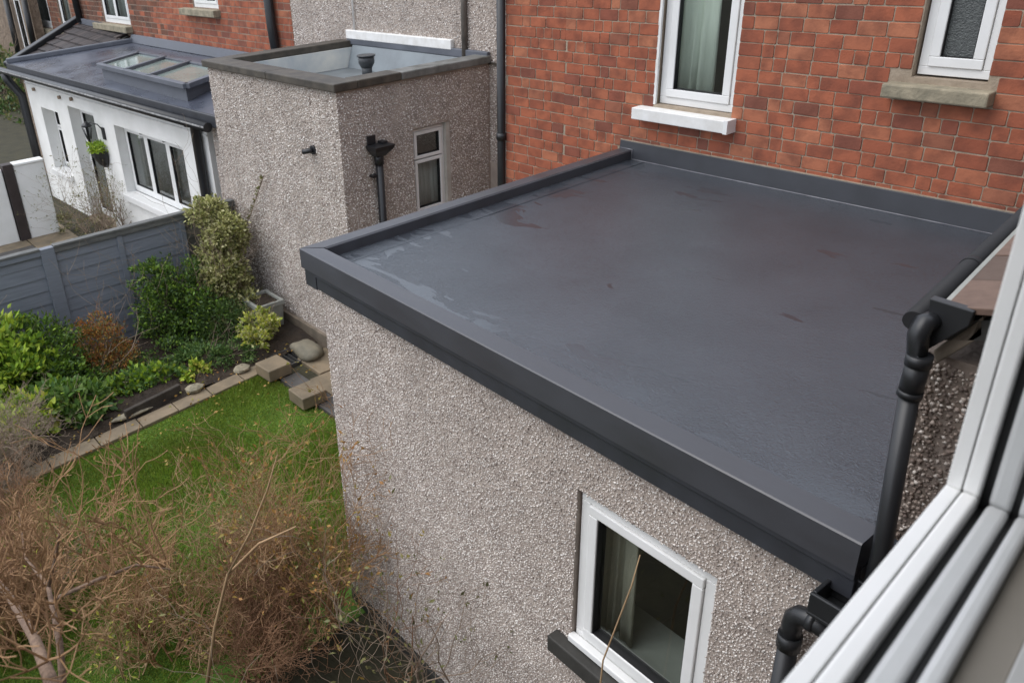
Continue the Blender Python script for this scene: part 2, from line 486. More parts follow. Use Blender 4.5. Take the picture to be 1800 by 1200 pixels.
def tag(o, label, cat, group=None):
    o['label'] = label
    o['category'] = cat
    if group:
        o['group'] = group
    return o

def struct(o):
    o['kind'] = 'structure'
    return o

def wall(F, s0, s1, z0, z1, openings, thick, name, material, root, top=None):
    """a wall with real openings (s0, s1, z0, z1) cut through it, with their reveals"""
    S = sorted({s0, s1, *[o[0] for o in openings], *[o[1] for o in openings]})
    Z = sorted({z0, z1, *[o[2] for o in openings], *[o[3] for o in openings]})
    m = MB()
    def hole(a, b, c, d):
        return any(o[0] < (a + b) / 2 < o[1] and o[2] < (c + d) / 2 < o[3] for o in openings)
    for i in range(len(S) - 1):
        for j in range(len(Z) - 1):
            if S[i] < s0 or S[i + 1] > s1 or hole(S[i], S[i + 1], Z[j], Z[j + 1]):
                continue
            a, b, c, d = S[i], S[i + 1], Z[j], Z[j + 1]
            m.quad(F.pt(a, 0, c), F.pt(b, 0, c), F.pt(b, 0, d), F.pt(a, 0, d))
            m.quad(F.pt(b, -thick, c), F.pt(a, -thick, c), F.pt(a, -thick, d), F.pt(b, -thick, d))
    for a, b, c, d in list(openings) + [(s0, s1, z0, z1)]:
        outer = (a, b, c, d) == (s0, s1, z0, z1)
        q = [(a, c), (b, c), (b, d), (a, d)]
        for k in range(4):
            p0, p1 = q[k], q[(k + 1) % 4]
            w = [F.pt(p0[0], 0, p0[1]), F.pt(p1[0], 0, p1[1]), F.pt(p1[0], -thick, p1[1]), F.pt(p0[0], -thick, p0[1])]
            m.quad(*(reversed(w) if outer else w))
    return m.build(name, material, root)

def room(F, s0, s1, z0, z1, d0, depth, root, material=None, name='interior', mg=0.25, mt=None):
    """the dark room seen through a window"""
    m = MB()
    a, b, c, d = s0 - mg, s1 + mg, z0 - mg, z1 + (mg if mt is None else mt)
    D0, D1 = d0, d0 - depth
    m.quad(F.pt(a, D1, c), F.pt(b, D1, c), F.pt(b, D1, d), F.pt(a, D1, d))
    m.quad(F.pt(a, D0, c), F.pt(a, D1, c), F.pt(a, D1, d), F.pt(a, D0, d))
    m.quad(F.pt(b, D1, c), F.pt(b, D0, c), F.pt(b, D0, d), F.pt(b, D1, d))
    m.quad(F.pt(a, D0, c), F.pt(b, D0, c), F.pt(b, D1, c), F.pt(a, D1, c))
    m.quad(F.pt(a, D1, d), F.pt(b, D1, d), F.pt(b, D0, d), F.pt(a, D0, d))
    return m.build(name, material or ROOM, root)

def frame_rect(m, F, s0, s1, z0, z1, w, d0, d1):
    """four mitred-looking members butted end to end"""
    m.fbox(F, s0, s1, d0, d1, z0, z0 + w)
    m.fbox(F, s0, s1, d0, d1, z1 - w, z1)
    m.fbox(F, s0, s0 + w, d0, d1, z0 + w, z1 - w)
    m.fbox(F, s1 - w, s1, d0, d1, z0 + w, z1 - w)

def window(F, s0, s1, z0, z1, root, d=-0.04, fw=0.045, lights=None, glass=None, sash=0.035, name='window', fmat=None, dep=0.06):
    """window = outer frame; children: sash frames with glazing beads, seals, panes. lights: rectangles as fractions, or True for opening sash"""
    m = MB()
    frame_rect(m, F, s0, s1, z0, z1, fw, d - dep, d)
    lights = lights or [(0, 1, 0, 1)]
    W, H = s1 - s0 - 2 * fw, z1 - z0 - 2 * fw
    rects = []
    for a, b, c, e in lights:
        rects.append((s0 + fw + a * W, s0 + fw + b * W, z0 + fw + c * H, z0 + fw + e * H))
    o = m.build(name, fmat or WHITE, root, bevel=0.004)
    for (a, b, c, e) in rects:
        q = MB()
        frame_rect(q, F, a + 0.002, b - 0.002, c + 0.002, e - 0.002, sash, d - dep + 0.01, d + 0.012)
        q.build('sash', fmat or WHITE, o, bevel=0.005)
        g = MB()
        frame_rect(g, F, a + sash, b - sash, c + sash, e - sash, 0.007, d - dep + 0.02, d + 0.004)
        g.build('seal', SEAL, o)
        p = MB()
        i = sash + 0.003
        p.fbox(F, a + i, b - i, d - 0.026, d - 0.020, c + i, e - i)
        p.build('pane', glass or GLASS, o)
    return o

def curtain(F, s0, s1, z0, z1, d, material, label, folds=7, amp=0.03, name='curtain', cat='curtain'):
    n = folds * 8
    V, Q = [], []
    for k, z in enumerate((z0, (z0 + z1) / 2, z1)):
        for i in range(n + 1):
            t = i / n
            s = s0 + (s1 - s0) * (t + 0.01 * math.sin(t * 40 + k))
            V.append(F.pt(s, d + amp * math.sin((t + 0.12 * math.sin(t * 9 + s0)) * folds * 2 * math.pi) * (0.75 - 0.15 * k + 0.35 * math.sin(t * 11 + 1)) + 0.5 * amp * math.sin(t * 7 + k * .5), z))
    for k in range(2):
        for i in range(n):
            a = k * (n + 1) + i
            Q.append((a, a + 1, a + n + 2, a + n + 1))
    m = MB(); m.add(V, Q)
    o = m.build(name, material, None, smooth=True)
    so = o.modifiers.new('cloth', 'SOLIDIFY'); so.thickness = 0.003
    return tag(o, label, cat)

# ---- bricks
def brick_mesh(name, L, H, depth, material, seed):
    r = random.Random(seed)
    c = 0.002
    def j(k=0.0013): return r.uniform(-k, k)
    V = [(-L/2 + j(), 0, -H/2 + j()), (L/2 + j(), 0, -H/2 + j()), (L/2 + j(), 0, H/2 + j()), (-L/2 + j(), 0, H/2 + j())]
    k = 0.008
    # front outline: octagon with worn corners
    fr = [(-L/2 + k, -H/2 + c), (L/2 - k, -H/2 + c), (L/2 - c, -H/2 + k), (L/2 - c, H/2 - k), (L/2 - k, H/2 - c), (-L/2 + k, H/2 - c), (-L/2 + c, H/2 - k), (-L/2 + c, -H/2 + k)]
    ed = [(-L/2 + k*0.8, -H/2), (L/2 - k*0.8, -H/2), (L/2, -H/2 + k*0.8), (L/2, H/2 - k*0.8), (L/2 - k*0.8, H/2), (-L/2 + k*0.8, H/2), (-L/2, H/2 - k*0.8), (-L/2, -H/2 + k*0.8)]
    V = [(x + j(), -depth + j(0.0012), z + j()) for x, z in fr]
    V += [(x + j(), -depth + 0.002, z + j()) for x, z in ed]
    V += [(x, 0.004, z) for x, z in ed]
    Fs = [tuple(range(8))]
    for a in (0, 8):
        for i in range(8):
            q = (i + 1) % 8
            Fs.append((a + i, a + 8 + i, a + 8 + q, a + q))
    me = bpy.data.meshes.new(name)
    me.from_pydata(V, [], Fs)
    me.materials.append(material)
    me.update()
    return me, np.array(V), Fs

def lay_bricks(F, s0, s1, z0, z1, course, obstacles, parent, material, joint=0.0105, lens=(0.2, 0.2, 0.095), depth=0.0035, budget=290, material2=None, split=None, d_of=None, seed=3):
    r = random.Random(seed)
    H = course - joint
    protos = []
    mats = [material] + ([material2] if material2 else [])
    for mi, mm in enumerate(mats):
        fam = []
        for li, L in enumerate(sorted(set(lens))):
            fam.append([brick_mesh('brick', L, H, depth, mm, seed * 100 + mi * 40 + li * 10 + k) for k in range(4)])
        protos.append((sorted(set(lens)), fam))
    jobs = []
    nc = int((z1 - z0) / course)
    for c in range(nc):
        za = z0 + c * course
        zc = za + course / 2
        cuts = sorted([(o[0], o[1]) for o in obstacles if o[2] < zc < o[3]])
        segs, a = [], s0
        for lo, hi in cuts:
            if lo > a: segs.append((a, min(lo, s1)))
            a = max(a, hi)
        if a < s1: segs.append((a, s1))
        for lo, hi in segs:
            s = lo if lo != s0 else lo - (0.0 if c % 2 else 0.07)
            while s < hi - 0.02:
                L = r.choice(lens) * r.uniform(0.93, 1.05)
                if hi - s - L - joint < 0.05:
                    L = hi - s - joint
                    if L > 0.26:
                        L = L / 2 - joint / 2
                s_lo, s_hi = max(s, lo), s + L
                if s_hi - s_lo > 0.02:
                    jobs.append(((s_lo + s_hi) / 2, zc + r.uniform(-0.0015, 0.0015), s_hi - s_lo))
                s += L + joint
    def rank(jb):
        x, y, w = proj(F.pt(jb[0], 0, jb[1]))
        seen = -40 < x < 1840 and -20 < y < 1220
        return (0 if seen else 1, w / max(jb[2], 0.05) if w > 0 else 1e9)
    jobs.sort(key=rank)
    mv, mf, base = [[], []], [[], []], [0, 0]
    off = root_loc(parent)
    for i, (s, z, L) in enumerate(jobs):
        mi = 1 if (material2 and split and split(s, z, r)) else 0
        Ls, fam = protos[mi]
        li = min(range(len(Ls)), key=lambda q: abs(Ls[q] - L))
        me, V, Fs = r.choice(fam[li])
        d = (d_of(s) if d_of else 0) + r.uniform(-0.0015, 0.002)
        p = F.pt(s, d, z)
        sc = (L / Ls[li], 1, 1)
        tilt = r.uniform(-0.003, 0.003)
        if i < budget:
            o = bpy.data.objects.new('brick', me)
            COL.objects.link(o)
            o.parent = parent
            o.location = p - off
            o.rotation_euler = (0, tilt, F.ang)
            o.scale = sc
        else:
            ca, sa = math.cos(F.ang), math.sin(F.ang)
            X = V[:, 0] * sc[0]; Y = V[:, 1]; Z = V[:, 2] + X * tilt
            mv[mi] += [tuple(q) for q in np.stack([X * ca - Y * sa + p.x, X * sa + Y * ca + p.y, Z + p.z], 1)]
            mf[mi] += [tuple(q + base[mi] for q in f) for f in Fs]
            base[mi] += len(V)
    for mi in range(len(mats)):
        if mv[mi]:
            m = MB(); m.v = mv[mi]; m.f = mf[mi]
            m.build('bricks', mats[mi], parent, kind='stuff')

# ---- pebble dash
OCT = np.array([(1, 0, 0), (0, 1, 0), (-1, 0, 0), (0, -1, 0), (0, 0, 1), (0, 0, -1)], dtype=float)
OCTF = np.array([(0, 1, 4), (1, 2, 4), (2, 3, 4), (3, 0, 4), (1, 0, 5), (2, 1, 5), (3, 2, 5), (0, 3, 5)])
def pebbles(F, s0, s1, z0, z1, holes, size, parent, material, density=1.0):
    step = size * 1.62 / math.sqrt(density)
    ns, nz = int((s1 - s0) / step), int((z1 - z0) / step)
    S, Z = np.meshgrid(s0 + (np.arange(ns) + 0.5) * step, z0 + (np.arange(nz) + 0.5) * step)
    S, Z = S.ravel(), Z.ravel()
    S = S + rng.uniform(-.55, .55, len(S)) * step
    Z = Z + rng.uniform(-.55, .55, len(Z)) * step
    ok = (S > s0) & (S < s1) & (Z > z0) & (Z < z1)
    for a, b, c, d in holes:
        ok &= ~((S > a - 0.3 * size) & (S < b + 0.3 * size) & (Z > c - 0.3 * size) & (Z < d + 0.3 * size))
    S, Z = S[ok], Z[ok]
    n = len(S)
    A = rng.normal(size=(n, 3, 3))
    Q, _ = np.linalg.qr(A)
    sc = size * rng.uniform(0.55, 1.35, (n, 1, 1)) * rng.uniform(0.5, 1.0, (n, 3, 1)) * 0.92
    V = np.einsum('nij,nkj->nki', Q, OCT[None] * 1.0 * np.transpose(sc, (0, 2, 1)))
    V += rng.normal(scale=0.12 * size, size=V.shape)
    dd = rng.uniform(-0.15, 0.45, n) * size
    # frame axes: x -> u, y -> -n
    P = np.array(F.o)[None] + np.outer(S, np.array(F.u)) + np.outer(dd, np.array(F.n)) + np.outer(Z, (0, 0, 1))
    V = V + P[:, None, :]
    Fc = OCTF[None] + (np.arange(n) * 6)[:, None, None]
    return np_mesh('pebbles', V.reshape(-1, 3), Fc.reshape(-1, 3), material, parent)

# ---- plants
def leaves_mesh(P, D, size, aspect=0.5, jitter=0.35):
    """folded pointed leaves at points P growing along directions D"""
    n = len(P)
    D = D / (np.linalg.norm(D, axis=1, keepdims=True) + 1e-9)
    R = rng.normal(size=(n, 3))
    Sd = np.cross(D, R); Sd /= (np.linalg.norm(Sd, axis=1, keepdims=True) + 1e-9)
    N = np.cross(Sd, D)
    L = size * rng.uniform(1 - jitter, 1 + jitter, (n, 1))
    W = L * aspect * 0.5
    base = P
    mid = P + D * L * 0.45 - N * L * 0.06
    tip = P + D * L + N * L * rng.uniform(-0.25, 0.1, (n, 1))
    a = mid + Sd * W + N * L * 0.10
    b = mid - Sd * W + N * L * 0.10
    V = np.stack([base, a, tip, b, mid], 1)
    Fc = np.array([(0, 1, 4), (1, 2, 4), (2, 3, 4), (3, 0, 4)])[None] + (np.arange(n) * 5)[:, None, None]
    return V.reshape(-1, 3), Fc.reshape(-1, 3)

def tubes_np(segs, sides=3):
    """segs: array (n, 8): p0, p1, r0, r1 -> prisms"""
    A = np.array(segs, dtype=float)
    P0, P1, r0, r1 = A[:, :3], A[:, 3:6], A[:, 6:7], A[:, 7:8]
    D = P1 - P0; D /= (np.linalg.norm(D, axis=1, keepdims=True) + 1e-9)
    ref = np.where(np.abs(D[:, 2:3]) > 0.9, np.array([[1.0, 0, 0]]), np.array([[0, 0, 1.0]]))
    a = np.cross(D, ref); a /= (np.linalg.norm(a, axis=1, keepdims=True) + 1e-9)
    b = np.cross(D, a)
    V = []
    for P, r in ((P0, r0), (P1, r1)):
        for k in range(sides):
            t = 2 * math.pi * k / sides
            V.append(P + (a * math.cos(t) + b * math.sin(t)) * r)
    V = np.stack(V, 1)
    Fc = np.array([(k, (k + 1) % sides, sides + (k + 1) % sides, sides + k) for k in range(sides)])
    Fc = Fc[None] + (np.arange(len(A)) * 2 * sides)[:, None, None]
    return V.reshape(-1, 3), Fc.reshape(-1, 4)

RMIN = 0.0014
def grow(segs, tips, p, d, length, r, level, rnd, wob=0.22, kids=(6, 6, 4), droop=0.0, seg=0.09, ratio=0.55, up=0.1, spread=1.0):
    n = max(3, int(length / seg))
    st = length / n
    p = np.array(p, float); d = np.array(d, float); d /= np.linalg.norm(d)
    path = [(p.copy(), d.copy())]
    for i in range(n):
        d = d + rnd.normal(size=3) * wob + np.array([0, 0, up - droop * (i / n)])
        d /= np.linalg.norm(d)
        q = p + d * st
        ra, rb = r * (1 - 0.75 * i / n), r * (1 - 0.75 * (i + 1) / n)
        segs.append((*p, *q, max(ra, RMIN), max(rb, RMIN)))
        p = q
        path.append((p.copy(), d.copy()))
    tips.append((p.copy(), d.copy()))
    if level < len(kids):
        for k in range(kids[level]):
            i = int(rnd.integers(max(1, n // 4), n + 1))
            q, dd = path[i]
            side = rnd.normal(size=3); side -= dd * side.dot(dd); side /= np.linalg.norm(side)
            nd = dd * 0.75 + side * spread * rnd.uniform(0.5, 1.0)
            grow(segs, tips, q, nd, length * ratio * rnd.uniform(0.6, 1.2), r * (1 - 0.7 * i / n) * 0.7, level + 1, rnd, wob * 1.1, kids, droop, seg * 0.75, ratio, up, spread)

def bare_shrub(label, base, height, spread, stems, material, seed, kids=(6, 6, 4), r0=0.012, leaf=None, wob=0.2, name='bare_shrub', cat='shrub', tipw=0, lean=(0, 0), seg=0.09, n_leaf=0.15, group=None):
    rnd = np.random.default_rng(seed)
    root = thing(name, label, cat, (base[0], base[1], 0), group)
    segs, tips = [], []
    for i in range(stems):
        a = 2 * math.pi * i / stems + rnd.uniform(-.4, .4)
        k = spread * rnd.uniform(0.2, 1.0)
        d = (math.cos(a) * k + lean[0], math.sin(a) * k + lean[1], 1.0)
        b = (base[0] + math.cos(a) * 0.08, base[1] + math.sin(a) * 0.08, base[2])
        grow(segs, tips, b, d, height * rnd.uniform(0.7, 1.1), r0 * rnd.uniform(0.6, 1.2), 0, rnd, wob, kids, seg=seg)
    V, Fc = tubes_np(segs)
    np_mesh('branches', V, Fc, material, root, kind='stuff')
    if leaf:
        P = np.array([t[0] for t in tips]); D = np.array([t[1] for t in tips])
        sel = rnd.random(len(P)) < n_leaf
        P, D = P[sel], D[sel]
        P = np.repeat(P, 2, 0) + rnd.normal(scale=0.012, size=(2 * len(P), 3)); D = np.repeat(D, 2, 0) + rnd.normal(scale=0.6, size=(len(P), 3))
        if len(P):
            V, Fc = leaves_mesh(P, D, 0.035, 0.45)
            np_mesh('leaves', V, Fc, leaf, root)
    return root

def bush(label, clumps, n, size, material, seed, name='shrub', cat='shrub', stems=None, aspect=0.5, up=0.3, material2=None, frac2=0.0, sub=26, group=None):
    """clumps: (x, y, z, rx, ry, rz). leaves stand in small sprays spread over each clump's shell and inside"""
    rnd = np.random.default_rng(seed)
    c0 = clumps[0]
    root = thing(name, label, cat, (c0[0], c0[1], 0), group)
    Ps, Ds = [], []
    vol = np.array([c[3] * c[4] * c[5] for c in clumps]); vol = vol ** 0.7; vol /= vol.sum()
    for c, w in zip(clumps, vol):
        k = int(n * w)
        ns = max(6, k // sub)
        u = rnd.normal(size=(ns, 3)); u /= np.linalg.norm(u, axis=1, keepdims=True)
        rad = rnd.uniform(0.35, 1.08, (ns, 1)) ** 0.6
        ctr = u * rad
        idx = rnd.integers(0, ns, k)
        loc = ctr[idx] + rnd.normal(scale=0.12, size=(k, 3))
        P = loc * np.array(c[3:6]) + np.array(c[:3])
        D = u[idx] + rnd.normal(scale=0.7, size=(k, 3)) + np.array([0, 0, up])
        Ps.append(P); Ds.append(D)
    P, D = np.concatenate(Ps), np.concatenate(Ds)
    ok = P[:, 2] > -0.55
    P, D = P[ok], D[ok]
    if material2:
        s = rnd.random(len(P)) < frac2
        V, Fc = leaves_mesh(P[s], D[s], size, aspect); np_mesh('leaves', V, Fc, material2, root)
        P, D = P[~s], D[~s]
    V, Fc = leaves_mesh(P, D, size, aspect)
    np_mesh('foliage', V, Fc, material, root)
    segs, tips = [], []
    for c in clumps:
        for i in range(5):
            a = rnd.uniform(0, 6.28)
            grow(segs, tips, (c0[0] + rnd.uniform(-.06, .06), c0[1] + rnd.uniform(-.06, .06), -0.02), (c[0] - c0[0] + 0.5 * c[3] * math.cos(a), c[1] - c0[1] + 0.5 * c[4] * math.sin(a), c[2] + 0.2 * c[5]), max(0.15, math.dist(c[:3], (c0[0], c0[1], 0)) * 1.1), 0.009, 0, rnd, 0.15, (3, 2), seg=0.08)
    V, Fc = tubes_np(segs)
    np_mesh('stems', V, Fc, stems or TWIGG, root, kind='stuff')
    return root

# ================================================================== SETTING
GZ = -0.30      # neighbour's yard lies lower
g = MB()
N = 60
for i in range(1):
    g.box(-160, 120, -120, 160, GZ - 0.6, GZ - 0.02)
struct(g.build('ground', EARTH))
g = MB(); g.box(-9.78, 6, -14, 6.58, GZ - 0.01, 0.0)
struct(g.build('garden_soil', EARTH))
# flower bed: a heaped strip of soil
nx, ny = 26, 70
V, Q = [], []
for i in range(nx + 1):
    for j in range(ny + 1):
        y = -2.5 + j * 6.95 / ny; x = -9.66 + i * (9.66 - 7.36 - 0.105 * (min(y, 3.6) - 1.1) - 0.20) / nx
        e = min(i, nx - i) / 4
        z = 0.02 + 0.07 * min(1, e) + 0.035 * math.sin(x * 9 + y * 3) * math.sin(y * 7) + random.uniform(0, 0.025)
        V.append((x + random.uniform(-.02, .02), y, z))
for i in range(nx):
    for j in range(ny):
        a = i * (ny + 1) + j
        Q.append((a, a + ny + 1, a + ny + 2, a + 1))
m = MB(); m.add(V, Q)
struct(m.build('flower_bed', SOIL))
# lawn
LX0, LX1, LY0, LY1 = -7.38, -3.6, -1.2, 3.66
def lawn_inside(X, Y):
    e = LX0 - 0.105 * (Y - 1.1)          # the edging runs slightly out of square
    e2 = LY1
    far = 3.64 + 0.05 * (X + 7)
    return (X > e + 0.02) & (Y < far) & (X < -4.2 + 0.0 * Y)
m = MB()
m.add([(-7.10, -1.5, 0.006), (-3.9, -1.5, 0.006), (-3.9, 3.73, 0.006), (-7.64, 3.62, 0.006)], [(0, 1, 2, 3)])
struct(m.build('lawn', TURF))
nb = 300000
X = rng.uniform(-7.75, -4.1, nb); Y = rng.uniform(-1.2, 3.72, nb)
ok = lawn_inside(X, Y)
X, Y = X[ok], Y[ok]
n = len(X)
h = rng.uniform(0.018, 0.042, n) * (0.8 + 0.4 * np.sin(X * 3.1) * np.sin(Y * 2.3))
a = rng.uniform(0, 6.28, n); w = rng.uniform(0.003, 0.0055, n)
lx, ly = rng.normal(scale=0.012, size=n), rng.normal(scale=0.012, size=n)
P = np.stack([X, Y, np.full(n, 0.004)], 1)
sv = np.stack([np.cos(a) * w, np.sin(a) * w, np.zeros(n)], 1)
V = np.stack([P - sv, P + sv, P + np.stack([lx, ly, h], 1)], 1).reshape(-1, 3)
Fc = np.arange(3 * n).reshape(-1, 3)
gr = np_mesh('grass', V, Fc, GRASSM)
tag(gr, 'short mown green grass of the lawn inside the stone edging', 'grass')

# ================================================================== BRICK HOUSE (tall red wall behind the flat roof)
HY = 5.6
FH = Frame(0, HY, 1, 0)
house = thing('brick_house', 'red brick house wall with two white windows rising behind the dark flat roof', 'house', (-2.5, HY, 0))
W1 = (-4.005, -3.325, 3.20, 4.75)
W2 = (-2.165, -1.755, 3.585, 4.45)
HL, HR = -5.69, 2.2
hw = wall(FH, HL, HR, 0.0, 4.62, [W1[:3] + (4.62,), W2], 0.28, 'wall', MORTAR, house)
FH2 = Frame(0, HY - 0.0165, 1, 0)
wall(FH2, -4.945, HR, 2.0, 4.62, [W1[:3] + (4.62,), W2], 0.016, 'facing', MORTAR, house)
ub = wall(FH, HL, HR, 4.62, 4.85, [(W1[0], W1[1], 4.62, 4.75)], 0.28, 'upper_wall', BRICKT, house)
m = MB(); m.box(HL, HL + 0.25, HY + 0.282, 9.5, 0, 4.85); m.build('side_wall', BRICKT, house)
SIL1 = (-4.135, -3.285, 3.085, 3.20)
SIL2 = (-2.285, -1.70, 3.465, 3.585)
step = lambda s: 0.0 if s < -4.90 else 0.0165
obst = [W1, W2, SIL1, SIL2, (-4.33, HR, 2.4, 2.79)]
lay_bricks(FH, HL + 0.001, -4.952, 1.55, 4.62, 0.0903, obst, hw, BRICK, lens=(0.185, 0.185, 0.09), budget=60, seed=5, joint=0.008, depth=0.0045)
lay_bricks(FH2, -4.947, -1.0, 1.55, 4.62, 0.0903, obst, hw, BRICK, lens=(0.175, 0.175, 0.088), budget=232, seed=8, joint=0.0075, depth=0.0045)
lay_bricks(FH2, -0.99, 0.6, 2.8, 4.62, 0.0903, [], hw, BRICK, lens=(0.19, 0.19, 0.095), budget=0, seed=6, joint=0.009)
w = window(FH, W1[0] + 0.012, W1[1] - 0.004, W1[2] + 0.004, W1[3] - 0.01, house, d=-0.035, fw=0.055, sash=0.062)
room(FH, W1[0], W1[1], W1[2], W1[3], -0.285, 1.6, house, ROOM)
curtain(FH, -3.95, -3.60, 3.22, 4.8, -0.15, CURT, 'pale green curtain drawn half across the tall window of the brick house', 3, 0.03)
m = MB(); m.fbox(FH, SIL1[0], SIL1[1], -0.02, 0.13, SIL1[2], SIL1[2] + 0.092)
s_ = m.build('window_sill', WHITEOLD, house, bevel=0.006)
m = MB(); m.fbox(FH, SIL1[1] - 0.028, SIL1[1] + 0.004, 0.016, 0.134, SIL1[2] - 0.003, SIL1[2] + 0.096); m.build('end_cap', WHITE, s_)
m = MB(); m.fbox(FH, W1[0] - 0.012, W1[0] + 0.012, 0.0, 0.02, W1[2], 4.62); m.build('mastic_edge', WHITEOLD, house)
w = window(FH, W2[0] + 0.01, W2[1] - 0.004, W2[2] + 0.012, W2[3] - 0.01, house, d=-0.03, fw=0.05, sash=0.058, glass=FROST)
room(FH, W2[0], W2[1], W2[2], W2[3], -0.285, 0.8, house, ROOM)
m = MB(); m.fbox(FH, SIL2[0], SIL2[1], -0.02, 0.12, SIL2[2], SIL2[2] + 0.085); m.build('stone_sill', STONE, house, bevel=0.01)
# corner downpipe between brick and pebble dash
px_ = at(892, 200, 'y', HY - 0.02)
m = MB()
m.tube([(-5.725, HY - 0.03, 0.0), (-5.725, HY - 0.03, 4.85)], 0.042)
for z in (1.2, 2.65, 4.1):
    m.tube([(-5.725, HY - 0.03, z), (-5.725, HY - 0.03, z + 0.07)], 0.05)
m.build('downpipe', BLACKP, house, smooth=False)

# ================================================================== REAR EXTENSION (flat roof in the middle)
RZ = 2.73
ext = thing('rear_extension', 'flat roofed pebble dashed extension with dark grey wet membrane roof in the middle', 'extension', (-2.4, 4.0, 0))
FF = Frame(-4.245, 2.367, 3.6, -0.127)        # outer edge of the front capping
FW = Frame(*(FF.pt(0, -0.05, 0).xy), FF.u.x, FF.u.y)     # front wall face
sL = 0.145
sR = 3.62
wn1 = FW.px(1015, 862); wn2 = FW.px(1262, 1012); wn3 = FW.px(1003, 1118)
WE = (wn1[0], wn2[0], wn3[1], (wn1[1] + wn2[1]) / 2)
ew = wall(FW, sL, sR, 0.10, 2.60, [WE], 0.27, 'front_wall', MATRIX, ext)
pebbles(FW, sL, sR, 0.10, 2.575, [(WE[0] + 0.004, WE[1] - 0.004, WE[2] - 0.01, WE[3] - 0.006)], 0.0062, ew, PEB, density=1.0)
FS = Frame(*(FW.pt(sL, 0, 0).xy), 0, -1)       # left side wall, faces -x ... s runs towards the viewer
FS = Frame(FW.pt(sL, 0, 0).x, HY - 0.002, 0, -1)
sw = wall(FS, 0, HY - FW.pt(sL, 0, 0).y - 0.275, 0.10, 2.60, [], 0.2, 'side_wall', MATRIX, ext)
m = MB(); m.fbox(FW, sL + 0.01, sR, -0.27, 0.025, -0.05, 0.10); m.build('plinth', DARKPL, ext, bevel=0.006)
# front window
w = window(FW, WE[0] + 0.01, WE[1] - 0.008, WE[2] + 0.005, WE[3] - 0.008, ext, d=-0.022, fw=0.05, sash=0.05, dep=0.07)
m = MB(); m.fbox(FW, WE[0] - 0.002, WE[1] + 0.006, -0.019, 0.024, WE[2] - 0.006, WE[2] + 0.032); m.build('upvc_sill', WHITE, w, bevel=0.006)
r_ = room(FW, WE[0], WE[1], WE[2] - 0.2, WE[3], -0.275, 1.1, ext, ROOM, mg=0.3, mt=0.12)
m = MB(); m.fbox(FW, WE[0] - 0.02, WE[1] + 0.02, -0.40, -0.125, WE[2] - 0.02, WE[2] + 0.012); m.build('inner_sill', mat('dull inner sill', (0.38, 0.40, 0.37), None, 3, rough=0.6), w)
m = MB(); m.fbox(FW, WE[0] - 0.09, WE[1] + 0.10, 0.004, 0.075, WE[2] - 0.11, WE[2] - 0.012); m.build('stone_sill', DARKPL, ext, bevel=0.008)
curtain(FW, WE[0] + 0.0, WE[0] + 0.24, WE[2] + 0.03, WE[3] + 0.1, -0.16, CURTW, 'cream curtain gathered at one side behind the front window of the extension', 4, 0.025)
# roof deck, lap sheets, kerbs, fascias, upstand
kt = 2.806
def FP(s, d, z): return FF.pt(s, d, z)
deck = MB()
fl, fr_ = FP(0.10, -0.10, RZ), FP(3.66, -0.10, RZ)
lf = Vector((-4.17, HY - 0.006, RZ)); rt = Vector((-0.45, HY - 0.006, RZ))
deck.hexa([fl - Vector((0, 0, 0.1)), fr_ - Vector((0, 0, 0.1)), rt - Vector((0, 0, 0.1)), lf - Vector((0, 0, 0.1)), fl, fr_, rt, lf])
roof = deck.build('roof', ROOFM, ext)
def sheet(pts, t, name, material=ROOFM):
    m = MB(); v = [Vector(p) for p in pts]
    u = Vector((0, 0, t))
    m.hexa([*v, *[p + u for p in v]]); return m.build(name, material, roof)
il, ir = FP(0.122, -0.122, RZ), FP(3.60, -0.122, RZ)
# lap strip along the left kerb and one field seam
sheet([(il.x - 0.01, il.y, RZ), (il.x + 0.15, il.y, RZ), (-4.03, HY - 0.03, RZ), (-4.17, HY - 0.03, RZ)], 0.0035, 'lap_strip')
sheet([(il.x + 0.14, il.y + 0.02, RZ), (ir.x, ir.y + 0.02, RZ), (-0.6, 3.42, RZ), (-4.06, 3.62, RZ)], 0.0022, 'lap_sheet')
# front kerb: capping with a soft front edge
def kerb(m, F, s0, s1, w, top, low_out, low_in, mit0=0, mit1=0):
    """capping seen in section: outer drip face, top, inner face; mitred at s0 by mit0"""
    prof = [(0.0, low_out), (0.0, top - 0.005), (-0.006, top), (-w + 0.010, top + 0.002), (-w, top - 0.008), (-w, low_in)]
    a = [F.pt(s0 + mit0 * (-d), d, z) for d, z in prof]
    b = [F.pt(s1 - mit1 * (-d), d, z) for d, z in prof]
    m.add(a + b, [(i, i + 1, i + 7, i + 6) for i in range(5)] + [tuple(reversed(range(6))), tuple(range(6, 12)), (5, 0, 6, 11)])
m = MB(); kerb(m, FF, 0.0, 3.505, 0.122, kt, kt - 0.128, RZ - 0.02, mit0=1)
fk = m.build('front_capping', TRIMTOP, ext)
FL2 = Frame(-4.29, HY - 0.02, 0.045, -(HY - 0.02 - 2.367))      # left kerb outer edge, s runs towards the viewer
Ls = math.dist((-4.29, HY - 0.02), (-4.245, 2.367))
m = MB(); kerb(m, FL2, 0.0, Ls - 0.003, 0.122, kt + 0.001, kt - 0.128, RZ - 0.02, mit1=1)
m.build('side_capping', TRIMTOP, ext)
FI = FF
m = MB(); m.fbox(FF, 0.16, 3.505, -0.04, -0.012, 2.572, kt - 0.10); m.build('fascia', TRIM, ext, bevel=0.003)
m = MB(); m.fbox(FF, 0.025, 0.157, -0.042, -0.008, 2.565, kt - 0.10); m.build('fascia_corner', TRIM, ext, bevel=0.003)
m = MB(); m.fbox(FF, 0.158, 3.505, -0.03, -0.003, kt - 0.150, kt - 0.129); m.build('drip_trim', TRIM, ext, bevel=0.002)
